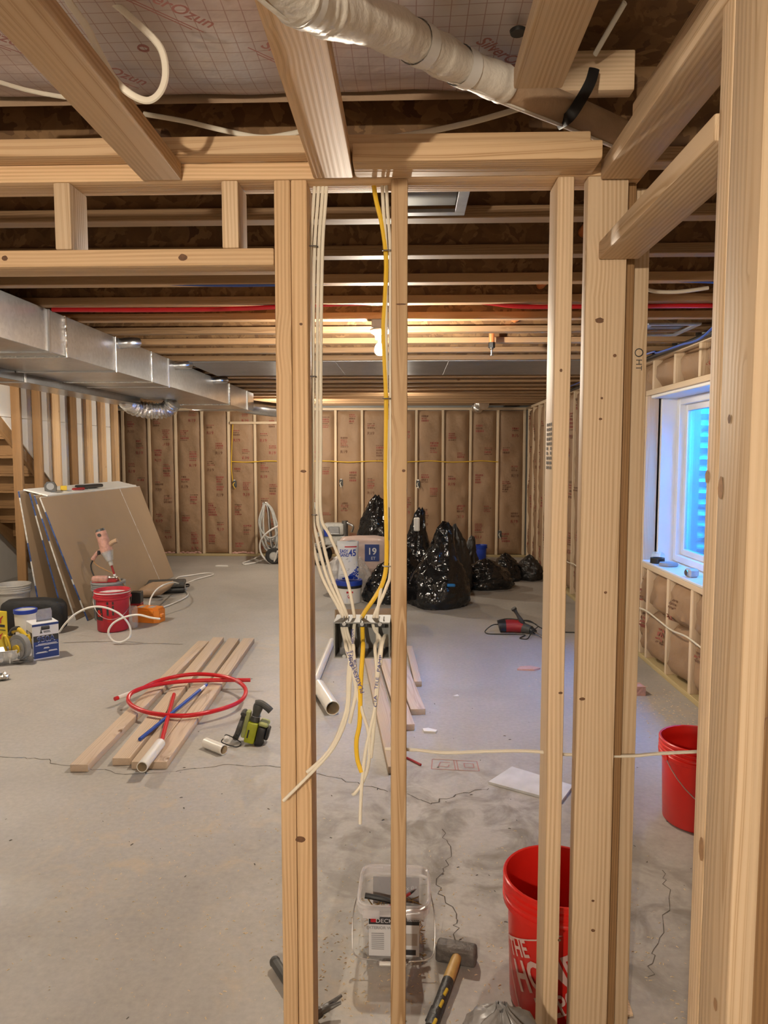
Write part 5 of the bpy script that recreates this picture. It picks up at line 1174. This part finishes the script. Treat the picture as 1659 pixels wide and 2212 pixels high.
m = M().add([lab2(.0, .06), lab2(.072, .06), lab2(.072, .10), lab2(.0, .10)], [(0, 1, 2, 3)]); obj('label_photo', m, simple('label_photo_print', (.40, .36, .33), .6), sbk, 0)
m = M().add([lab2(-.068, .135, .0015), lab2(-.052, .135, .0015), lab2(-.052, .149, .0015), lab2(-.068, .149, .0015)], [(0, 1, 2, 3)]); obj('label_mark', m, CRIM, sbk, 0)
def labb(a, b): return Vector((a, .0925 + (b - .01) * .075, b))
m = M().add([labb(-.074, .06), labb(.078, .06), labb(.078, .15), labb(-.074, .15)], [(0, 1, 2, 3)]); obj('back_label', m, GREYPRINT, sbk, 0)
m = M(); text(m, '10 x 3', .022, lambda a, b: Vector((-a + .045, labb(0, b + .115).y - .002, b + .115))); obj('back_lettering', m, WHITEBOX, sbk, 0)
pts = [(-.113, -.01, H - .02), (-.124, -.06, H - .055), (-.122, -.115, .06), (-.10, -.133, .042), (-.05, -.135, .036), (-.042, -.136, .028), (.042, -.136, .028), (.05, -.135, .036), (.10, -.133, .042), (.122, -.115, .06), (.124, -.06, H - .055), (.113, -.01, H - .02)]
obj('handle', M().tube(spline(pts, 5), .0018, 6), STEEL, sbk); obj('handle_grip', M().cyl((-.040, -.136, .028), (.040, -.136, .028), .0065, n=12), WHITEP, sbk)
m = M(); rn = random.Random(4)
for k in range(330):
    cx_, cy_, cz = rn.uniform(-.082, .082), rn.uniform(-.075, .08), rn.uniform(.05, .102) if k > 130 else rn.uniform(.012, .05)
    d = Vector((rn.uniform(-1, 1), rn.uniform(-1, 1), rn.uniform(-.5, .6))).normalized() * .018; c_ = Vector((cx_, cy_, cz))
    m.cyl(c_ - d, c_ + d, .0012, .0018, n=5)
m.v = [(x + -.034, y + 2.13, z) for x, y, z in m.v]
so = single('deck_screws', m, simple('brass_screws', (.40, .25, .09), .4, .8), 'loose brassy deck screws filling the bottom of the clear bucket', 'screws'); so['kind'] = 'stuff'
sb = Vector((-.034, 2.13, 0))
t = thing('pliers', 'black-handled pliers lying on the screws in the clear bucket', 'pliers', sb + Vector((-.01, .01, .112)), 0)
obj('handle', M().tube(spline([(.02, .012, .0), (-.02, .025, .004), (-.085, .032, .012)], 5), lambda q_: .007 + .002 * q_, 8), BLKPL, t); obj('handle', M().tube(spline([(.02, -.012, .0), (-.02, -.028, .002), (-.072, -.022, .004)], 5), lambda q_: .007 + .002 * q_, 8), BLKPL, t)
obj('jaw', M().tube([(.015, .012, 0), (.05, .004, 0), (.09, .0, .0)], lambda q_: .011 - .006 * q_, 8), DSTEEL, t); obj('jaw', M().tube([(.015, -.012, 0), (.05, -.004, 0), (.088, -.003, .0)], lambda q_: .011 - .006 * q_, 8), DSTEEL, t)
t = thing('red_pencil', 'red pencil with a dark tip lying in the clear bucket', 'pencil', sb + Vector((.03, .03, .110)), 0)
obj('barrel', M().cyl((-.06, -.03, -.004), (.02, .012, .024), .0045, n=6), REDTOOL, t); obj('tip', M().cyl((.02, .012, .024), (.034, .0194, .029), .0045, .0006, n=6), BLKPL, t)
t = thing('multi_tool', 'shiny steel folding tool lying in the clear bucket', 'tool', sb + Vector((.05, -.03, .114)), R(12))
obj('body', M().tube(spline([(-.045, -.006, 0), (0, .0, .004), (.03, .004, .0), (.05, .012, .004)], 5), lambda q_: .011 - .004 * q_, 10), STEEL, t); obj('blade', M().box((-.03, -.02, .006), (.03, -.012, .010), .001), GALV, t)
single('grey_card', M().box((-.035, -.03, 0), (.03, .03, .0015), 0, Matrix.Translation(sb + Vector((-.045, -.03, .103))) @ Matrix.Rotation(R(10), 4, 'X')), WHITEBOX, 'small grey card under the pliers in the clear bucket', 'card')
c = FL(986, 2056, .03); hm = thing('sledge_hammer', 'short sledge hammer with a taped yellow handle right of the clear bucket', 'hammer', (c.x, c.y, 0), R(-14))
def rough(p, d): return p + Vector((noise.noise(p * 60), noise.noise(p * 60 + Vector((5, 0, 0))), noise.noise(p * 60 + Vector((0, 7, 0))))) * .0025
hb = M().box((-.062, -.026, .002), (.062, .026, .054), .011, None, 3); hb.v = [tuple(rough(Vector(v), None)) for v in hb.v]; obj('head', hb, STONE, hm, 60)
e = wm(hm).inverted() @ FL(930, 2222, .018)
s0 = Vector((.005, -.022, .03)); dirv = (e - s0)
obj('handle', M().tube([s0, s0 + dirv * .3, s0 + dirv * .6, e], lambda q_: .0150 + .002 * math.sin(q_ * 5), 12), WOODH, hm)
tp = M().tube([s0 + dirv * (.36 + .04 * k) for k in range(17)], lambda q_: .0168 + .0012 * noise.noise(Vector((q_ * 20, 1, 1))), 12); obj('tape_wrap', tp, TAPE, hm)
m = M()
for k in (0, 2, 5): p_ = s0 + dirv * (.52 + .08 * k); m.tube([p_ + Vector((.009, -.003, .0125)), p_ + dirv * .09 + Vector((.007, -.003, .0135))], .005, 6)
obj('bare_patch', m, YEL, hm)
# claw hammer hidden behind the double stud
A = FL(594, 2078, .02); B = FL(700, 2240, .02); d = B - A
ch = thing('claw_hammer', 'dark claw hammer lying behind the double stud at the bottom', 'hammer', A); dv = d * .78
obj('handle', M().tube([(0, 0, 0), dv * .4, dv], .015, 12), DGREY, ch); obj('handle_end', M().sphere((0, 0, 0), .0165, 12, 8), DGREY, ch); obj('head', M().tube([dv + Vector((-.035, -.03, .0)), dv + Vector((.0, .0, .004)), dv + Vector((.02, .02, .004))], .014, 10), STONE, ch)
for s in (-1, 1): obj('claw', M().tube(spline([dv + Vector((.01, .01, .004)), dv + Vector((.04, .03 + s * .006, .01)), dv + Vector((.075, .045 + s * .013, .022))], 5), lambda q_: .011 - .007 * q_, 8), DSTEEL, ch)
# grey bag in front of the stud, screwdriver, etc.
def bagmesh(cx, cy, rx, ry, h, seed, prof, lean=(0, 0), nu=56, nv=44, crump=.09, pleat=.10):
    m = M()
    def pt(u, v):
        th = 2 * math.pi * u; c_, s_ = math.cos(th), math.sin(th); k = v * (len(prof) - 1); i = min(len(prof) - 2, int(k)); q = k - i; q = q * q * (3 - 2 * q)
        pr = prof[i] * (1 - q) + prof[i + 1] * q
        nn = Vector((c_ * 1.6, s_ * 1.6, v * 3.0 + seed * 5.3))
        a = noise.noise(nn * 1.1) * .16 + noise.noise(nn * 2.6) * crump + (abs(noise.noise(nn * 5.0)) - .25) * crump * .9
        pl = math.sin(th * 9 + 5 * noise.noise(nn)) * pleat * max(0, v - .3)
        r_ = pr * (1 + a + pl); z = h * v + h * .05 * noise.noise(nn * 2.2) * min(1, v * 4)
        return Vector((cx + rx * r_ * c_ + lean[0] * v * v, cy + ry * r_ * s_ + lean[1] * v * v, max(.002, z)))
    vs = [pt(i / nu, j / nv) for j in range(nv + 1) for i in range(nu)]
    fs = [(j * nu + i, j * nu + (i + 1) % nu, (j + 1) * nu + (i + 1) % nu, (j + 1) * nu + i) for j in range(nv) for i in range(nu)]
    fs.append(tuple(range(nu - 1, -1, -1))); fs.append(tuple(nv * nu + i for i in range(nu)))
    return m.add(vs, fs)
HEAP = [.92, 1.0, .98, .90, .78, .60, .38, .06]; CONE = [.96, 1.0, .98, .92, .82, .71, .59, .48, .39, .32, .26, .10]; LOW = [.9, 1.0, .97, .9, .8, .62, .35, .05]; SACK = [.85, .97, 1.0, 1.0, .99, .97, .93, .86, .7, .5, .12]
single('grey_plastic_bag', bagmesh(.205, 1.43, .125, .10, .365, 3.3, [.9, 1, 1, 1, .98, .93, .85, .6, .1], (0, 0), pleat=.02), GREYBAG, 'crumpled grey plastic bag at the bottom edge in front of the studs', 'bag', smooth=60)
single('thin_marker', M().cyl(FL(922, 2205, .006), FL(935, 2175, .006), .0055, n=8), BLKPL, 'thin black marker on the floor left of the hammer handle', 'marker')

# ------------------------------------------------------------------ trash bags
def bag(label, px, Y, rx, ry, h, seed, prof, lean=(0, 0), mat=BAG, cr=.09):
    x = W(px, 1200, Y).x
    t = thing('trash_bag', label, 'trash bag', (x, Y, 0), 0, 'black trash bags piled in the far corner')
    obj('bag_body', bagmesh(0, 0, rx, ry, h, seed, prof, lean, crump=cr), mat, t, 60); return t
b = bag('large glossy black trash bag in front of the pile with a pointed top', 948, 7.28, .335, .30, .84, 1.0, CONE, (.07, .05))
obj('tie_strip', M().box((.07, -.33, .24), (.15, -.30, .27), .008), BLUESTRIP, b)
bag('tall black trash bag rising behind the stud above the pink insulation package', 815, 9.1, .24, .24, 1.02, 2.2, SACK)
b = bag('black trash bag with a white scrap poking from its top, behind the pointed bag', 897, 8.35, .26, .25, .92, 3.1, CONE, (.06, 0))
obj('white_scrap', M().box((-.02, -.15, .66), (.05, -.12, .82), .012), WHITEP, b)
bag('low black trash bag at the left front of the pile beside the white pail', 832, 7.42, .24, .22, .42, 4.4, HEAP)
bag('glossy black bag slumped between the single stud and the pointed bag', 872, 7.88, .22, .17, .55, 10.7, HEAP)
bag('rounded dull black bag squeezed behind the pointed bag on its right', 982, 8.02, .20, .18, .76, 5.1, HEAP, (0, 0), BAGD)
b = bag('low slumped black trash bag right of the pointed bag', 1050, 8.25, .32, .27, .34, 6.7, LOW)
bag('peaked dusty bag standing behind the slumped bags', 1010, 8.95, .18, .16, .52, 7.9, CONE, (.06, 0), BAGD)
bag('small black trash bag lying near the right wall', 1096, 8.80, .19, .22, .33, 8.3, LOW, (-.03, 0))
bag('dull dark bag farthest right in the pile, against the right wall', 1144, 8.88, .17, .24, .30, 9.9, LOW, (0, 0), BAGD)
c = W(1040, 1200, 10.35); bl = bucket('small blue pail against the far wall behind the trash bags', (c.x, 10.38, 0), BLUEPL, .085, .07, .235, name='pail', handle=None, ribs=1)

# ------------------------------------------------------------------ pail, joint compound sack, insulation packages
c = FL(754, 1300); pl = thing('compound_pail', 'white pail with a blue lid and a warning label under the sack', 'pail', (c.x, c.y, 0))
obj('pail', M().lathe([(0, 0), (.122, 0), (.126, .006), (.134, .20), (.128, .20), (.12, .01)], 36), WHITEP, pl); obj('lid', M().lathe([(0, .232), (.118, .232), (.124, .238), (.140, .238), (.143, .225), (.142, .190), (.137, .188)], 36), BLUEPL, pl)
obj('lid_skirt', M().lathe([(.1355, .16), (.137, .165), (.137, .190), (.134, .192)], 36), BLKPL, pl)
f = bpt(.142, .124, .2, R(-90 + 8), .075, 0, .004); m = M()
m.add([f(-.035, -.06), f(.035, -.06), f(.035, .06), f(-.035, .06)], [(0, 1, 2, 3)]); obj('label', m, WHITEBOX, pl, 0)
f = bpt(.142, .124, .2, R(-90 + 8), .075, 0, .006); m = M().add([f(-.035, .04), f(.035, .04), f(.035, .06), f(-.035, .06)], [(0, 1, 2, 3)])
for k in range(16):
    a0, a1 = k * .393, (k + 1) * .393; m.add([f(.018 * math.cos(a0), .008 + .018 * math.sin(a0)), f(.018 * math.cos(a1), .008 + .018 * math.sin(a1)), f(.023 * math.cos(a1), .008 + .023 * math.sin(a1)), f(.023 * math.cos(a0), .008 + .023 * math.sin(a0))], [(0, 1, 2, 3)])
m.add([f(-.014, -.004), f(-.010, -.008), f(.014, .020), f(.010, .024)], [(0, 1, 2, 3)]).add([f(-.008, .0), f(-.002, -.006), f(.0, .018), f(-.006, .02)], [(0, 1, 2, 3)])
obj('warning_mark', m, CRIM, pl, 0)
sk = thing('compound_sack', 'white and blue paper sack of joint compound standing on the blue lid', 'sack', (c.x - .005, c.y, .2395), R(2))
hs = .405; hw = .112
def skf(a, b):
    u = a / hw; v = b / hs; e = max(0, 1 - abs(u) ** 3) ** .5 * max(0, min(1, v * 7, (1.04 - v) * 6)) ** .6; return -.008 - .05 * e
def sksurf(th, v):
    c_, s_ = math.cos(th), math.sin(th); k = hw * (1 - .07 * math.sin(v * math.pi) + .03 * math.sin(v * 9)); e = max(0, min(1, v * 7 + .15, (1.03 - v) * 7)) ** .6
    return Vector((k * c_ + .006 * math.sin(v * 5), math.copysign(abs(s_) ** .8, s_) * .058 * e, v * hs + .012 * noise.noise(Vector((c_, s_, v * 4))) * (v > .9)))
obj('paper', M().grid(lambda u, v: sksurf(2 * math.pi * u, v), 40, 26), WHITEBOX, sk, 60)
def on(a, b, o=.003): 
    cu_ = max(-.97, min(.97, a / hw)); th = -math.acos(cu_); p = sksurf(th, b / hs); p.y -= o; return p
m = M(); text(m, 'EASY', .050, lambda a, b: on(a * .8 - .042, b + .303)); text(m, 'SAND', .050, lambda a, b: on(a * .8 - .042, b + .263)); text(m, '45', .096, lambda a, b: on(a * .85 + .050, b + .284))
rn = random.Random(9)
for k in range(150):
    a = rn.uniform(-.06, .098); bmax = .005 + .13 * max(0, (a + .06) / .16) ** 1.3; b_ = rn.uniform(.004, max(.012, bmax)); s_ = rn.uniform(.006, .016); m.add([on(a - s_ * .6, b_), on(a + s_ * .6, b_), on(a + s_ * .6, b_ + s_), on(a - s_ * .6, b_ + s_)], [(0, 1, 2, 3)])
obj('blue_print', m, BLUEPL, sk, 0)
m = M()
for a, b_, c_, d_ in ((-.03, .345, .095, .357),):
    for k in range(6): u0 = a + (c_ - a) * k / 6; u1 = a + (c_ - a) * (k + 1) / 6; m.add([on(u0, b_), on(u1, b_), on(u1, d_), on(u0, d_)], [(0, 1, 2, 3)])
obj('red_stripe', m, CRIM, sk, 0)
m = M()
for b_, a1 in ((.225, .0), (.217, -.01), (.20, .02), (.19, .01), (.165, .07), (.12, .01), (.11, .01), (.10, .0), (.06, -.05)): m.add([on(-.085, b_), on(a1, b_), on(a1, b_ + .004), on(-.085, b_ + .004)], [(0, 1, 2, 3)])
obj('small_print', m, GREYPRINT, sk, 0)
x = W(786, 1200, 8.4).x
ip = thing('insulation_package', 'pink insulation package with a blue printed label behind the pail', 'package', (x, 8.45, 0))
obj('wrapped_batts', M().sphere((0, 0, 0), 1, 34, 20, fn=lambda p, d: Vector((math.copysign(abs(d.x) ** .35, d.x) * .32, math.copysign(abs(d.y) ** .4, d.y) * .20, .285 + math.copysign(abs(d.z) ** .35, d.z) * .283 + .012 * noise.noise(d * 3)))), simple('pink_poly_wrap', (.55, .42, .38), .35, bump=.5, bscale=14), ip, 60)
m = M().add([(.02, -.207, .30), (.19, -.207, .30), (.19, -.207, .50), (.02, -.207, .50)], [(0, 1, 2, 3)]); obj('label', m, NAVY, ip, 0)
m = M(); text(m, '19', .11, plane((.105, -.207, .415), (1, 0, 0), (0, 0, 1), .003)); text(m, 'ET', .05, plane((.12, -.207, .335), (1, 0, 0), (0, 0, 1), .003)); obj('label_lettering', m, WHITEBOX, ip, 0)
x = W(722, 1200, 7.75).x
single('white_plastic_bag', bagmesh(x, 7.85, .17, .15, .46, 12.2, [.5, .7, .9, 1, 1, .9, .6, .1], (.12, 0)), WHITEBAG, 'crumpled white plastic bag left of the joint compound sack', 'bag', smooth=60)
x = W(778, 1200, 7.7).x
single('clear_wrap', bagmesh(x, 7.72, .13, .10, .42, 15.2, [.8, .9, 1, 1, .9, .7, .4, .1]), CLEARBAG, 'clear plastic wrapping behind the right side of the compound sack', 'wrap', smooth=60)

# ------------------------------------------------------------------ paint sprayers
def sprayer(label, px, Y, rot, seed):
    x = W(px, 1200, Y).x; t = thing('paint_sprayer', label, 'sprayer', (x, Y, 0), rot)
    for s in (-1, 1):
        w = obj('wheel', M().lathe([(.06, -.035), (.10, -.038), (.115, -.02), (.118, 0), (.115, .02), (.10, .038), (.06, .035)], 28, Matrix.Translation((-.05, s * .18, .118)) @ Matrix.Rotation(R(90), 4, 'X')), RUBBER, t)
        obj('hub', M().lathe([(0, -.03), (.03, -.034), (.062, -.026), (.062, .026), (.03, .034), (0, .03)], 20, Matrix.Translation((-.05, s * .18, .118)) @ Matrix.Rotation(R(90), 4, 'X')), DUSTG, w)
    obj('axle', M().cyl((-.05, -.18, .118), (-.05, .18, .118), .012, n=8), DSTEEL, t)
    for s in (-1, 1):
        obj('frame_tube', M().tube(spline([(.32, s * .13, .30), (.10, s * .13, .26), (-.05, s * .14, .20), (-.10, s * .14, .40), (-.13, s * .13, .80), (-.19, s * .12, .86)], 5), .014, 8), STEEL, t)
        obj('foot', M().cyl((.30, s * .13, .30), (.30, s * .13, .002), .012, n=8), STEEL, t)
    obj('handle_bar', M().cyl((-.19, -.12, .86), (-.19, .12, .86), .014, n=8), STEEL, t)
    obj('motor_shroud', M().box((-.02, -.13, .42), (.30, .13, .58), .03, None, 2), DUSTG, t); obj('blue_panel', M().box((-.01, -.134, .40), (.10, -.128, .50), .002), BLUEPL, t)
    obj('control_panel', M().box((.08, -.136, .44), (.24, -.129, .54), .01), GALVD, t); obj('base_tray', M().box((-.04, -.12, .27), (.32, .12, .41), .015), DUSTG, t)
    obj('pump', M().cyl((.30, -.04, .62), (.30, -.04, .30), .045, n=14), DSTEEL, t); obj('pump_head', M().tube(spline([(.30, -.04, .60), (.36, -.06, .58), (.42, -.06, .54), (.40, -.06, .46)], 5), .018, 8), STEEL, t)
    obj('suction_tube', M().cyl((.30, -.06, .32), (.33, -.08, .12), .018, n=10), DSTEEL, t); rn = random.Random(seed)
    for k in range(8):
        a = rn.uniform(-.10, .02); w_ = rn.uniform(.05, .12); dz = rn.uniform(.32, .58); y_ = rn.uniform(-.16, .0)
        obj('hose', M().tube(spline([(-.16 + a * .3, y_, .86), (-.14 - w_, y_ - .03, .78 - dz * .4), (-.12 - w_ * .8, y_ - .04, .84 - dz), (-.08 + a * .3, y_ - .05, .80 - dz * 1.12), (-.03 + w_ * .4, y_ - .04, .84 - dz), (-.08 + w_ * .3, y_ - .02, .72), (-.15, y_, .87)], 6), rn.choice((.008, .010, .012)), 6), DUSTG, t)
    return t
sprayer('paint sprayer cart with looped grey hose left of the double stud', 600, 10.15, R(8), 3)
sprayer('paint sprayer with its motor housing showing right of the double stud', 702, 10.05, R(-6), 8)
single('white_hose', M().tube(spline([W(612, 1130, 9.85), W(578, 1150, 9.85), W(562, 1172, 9.9), W(566, 1199, 9.95), Vector((-1.90, 9.95, .014)), W(600, 1190, 9.9)], 8), .013, 8), WHITEP, 'thick pale hose looping at the wheel of the left sprayer', 'hose')
single('white_hose', M().tube(spline([FL(600, 1200, .05), FL(572, 1209, .012), FL(548, 1216, .012), FL(530, 1219, .012), FL(525, 1216, .012), FL(545, 1209, .012), FL(562, 1200, .03)], 8), .011, 8), WHITEP, 'pale hose lying on the floor left of the left sprayer', 'hose')

# ------------------------------------------------------------------ window sill
zs = WZ0 + .019
def sill(px, py, X=1.86): p = WX(px, py, X); return Vector((X, p.y, zs))
c = sill(1408, 1205); bt = thing('water_bottle', 'clear plastic bottle with a green band lying on the window sill', 'bottle', c, R(-62))
rotb = Matrix.Translation((0, 0, .032)) @ Matrix.Rotation(R(-90), 4, 'Y')
obj('bottle', M().lathe([(0, -.10), (.026, -.10), (.031, -.09), (.031, -.03), (.029, -.02), (.031, -.01), (.031, .05), (.020, .08), (.012, .095), (.012, .105)], 22, rotb), BOTTLE, bt); obj('band', M().lathe([(.0316, .0), (.0318, .02)], 22, rotb), BOTTLEG, bt); obj('cap', M().lathe([(0, .122), (.015, .122), (.015, .103), (.012, .103)], 16, rotb), WHITEP, bt)
single('tape_roll', M().lathe([(.035, 0), (.05, 0), (.05, .038), (.035, .038), (.035, 0)], 28, Matrix.Translation(sill(1420, 1214, 1.83))), BLKPL, 'roll of black tape on the window sill beside the bottle', 'tape')
single('sanding_puck', M().lathe([(0, 0), (.06, 0), (.065, .012), (.06, .024), (0, .026)], 26, Matrix.Translation(sill(1444, 1223, 1.86))), GREYPL, 'flat grey disc on the window sill between the tape rolls', 'disc')
t = thing('sill_tape_measure', 'small steel tape measure on the near end of the window sill', 'tape measure', sill(1494, 1247, 1.84), R(8))
obj('case', M().box((-.035, -.035, 0), (.035, .035, .055), .012), DUSTG, t); obj('face_disc', M().cyl((-.036, 0, .028), (-.04, 0, .028), .020, n=18), STEEL, t)

# ------------------------------------------------------------------ sawdust and grit on the slab
def flakes(name, spots, n, mat, label, s0, s1, seed):
    m = M(); rn = random.Random(seed)
    for k in range(n):
        cx_, cy_, rr = rn.choice(spots); a = rn.uniform(0, 6.28); q = rr * rn.random() ** .7 * (1 + .3 * rn.random()); p = Vector((cx_ + q * math.cos(a) * 1.2, cy_ + q * math.sin(a), 0))
        s = rn.uniform(s0, s1); th = rn.uniform(0, 3.14); d = Vector((math.cos(th), math.sin(th), 0)) * s; e = Vector((-d.y, d.x, 0)) * .35
        m.add([p - d - e + Vector((0, 0, .0006)), p + d - e + Vector((0, 0, .0006)), p + d + e + Vector((0, 0, .0006)), p - d + e + Vector((0, 0, .0006)), p + Vector((0, 0, s * .5))], [(0, 1, 4), (1, 2, 4), (2, 3, 4), (3, 0, 4)])
    o = obj(name, m, mat, None, 0); tag(o, label, 'debris'); o['kind'] = 'stuff'
flakes('sawdust', [(-.28, 1.98, .35), (-.15, 2.05, .25), (.0, 1.9, .3), (-.6, 2.2, .5), (-.95, 2.8, .45), (-.55, 2.35, .5), (.4, 2.3, .5), (.75, 2.1, .35), (.15, 2.3, .4)], 1500, SAWD, 'pale sawdust flakes scattered over the near floor', .0015, .0055, 3)
flakes('sawdust', [(1.5, 4.3, .25), (1.3, 4.7, .35), (1.6, 4.0, .3)], 450, SAWD, 'sawdust flakes along the right wall below the window', .003, .008, 5)
flakes('grit', [(-.8, 3.0, .9), (-1.2, 2.6, .9), (.3, 3.0, .7), (.9, 2.6, .5), (-.3, 4.0, 1.0)], 120, GRIT, 'dark grit and crumbs scattered over the slab', .002, .008, 7)

# ------------------------------------------------------------------ knots and nail holes that can be picked out on the near lumber
KNOT = simple('dark_knot', (0.13, 0.06, 0.025), 0.7, var=0.3, vscale=90)
KNOTL = simple('pale_knot_ring', (0.34, 0.19, 0.09), 0.7, var=0.15, vscale=90)
def knot(px, py, a, b, parent, side=None, mat=KNOT):
    """flat oval a x b metres on the face towards the viewer (or on a side face x = side)"""
    rn = random.Random(px * 7 + py); n = 14
    if side is None: c = W(px, py, YP - .0006); u = Vector((1, 0, 0))
    else: c = WX(px, py, side - .0006); u = Vector((0, -1, 0))
    pts = [c + u * (a * math.cos(2 * math.pi * k / n) * rn.uniform(.85, 1.1)) + Vector((0, 0, b * math.sin(2 * math.pi * k / n) * rn.uniform(.85, 1.1))) for k in range(n)]
    obj('knot', M().add(pts, [tuple(range(n))]), mat, parent, 0, world=True)
for px, py, a, b in ((649, 1813, .013, .008), (655, 1018, .007, .0035), (866, 657, .013, .002), (872, 1017, .004, .0035), (1211, 1497, .005, .003), (1208, 2031, .004, .0035), (650, 700, .004, .003),
                     (395, 556, .010, .008), (10, 558, .007, .006), (1212, 800, .003, .004)): knot(px, py, a, b, wall_front)
for px, py, a, b in ((1295, 692, .010, .006), (1328, 768, .004, .004), (1297, 905, .004, .003), (1308, 1280, .004, .003), (1258, 1510, .007, .004), (1281, 1946, .004, .003), (1281, 2010, .005, .004), (1300, 860, .003, .003)): knot(px, py, a, b, wall_door)
for px, py, a, b, m_ in ((1527, 1030, .007, .009, KNOTL), (1556, 1055, .008, .016, KNOTL), (1515, 1835, .009, .018, KNOTL), (1575, 905, .004, .006, KNOT), (1545, 2170, .006, .009, KNOTL)): knot(px, py, a, b, wall_door, .4253, m_)
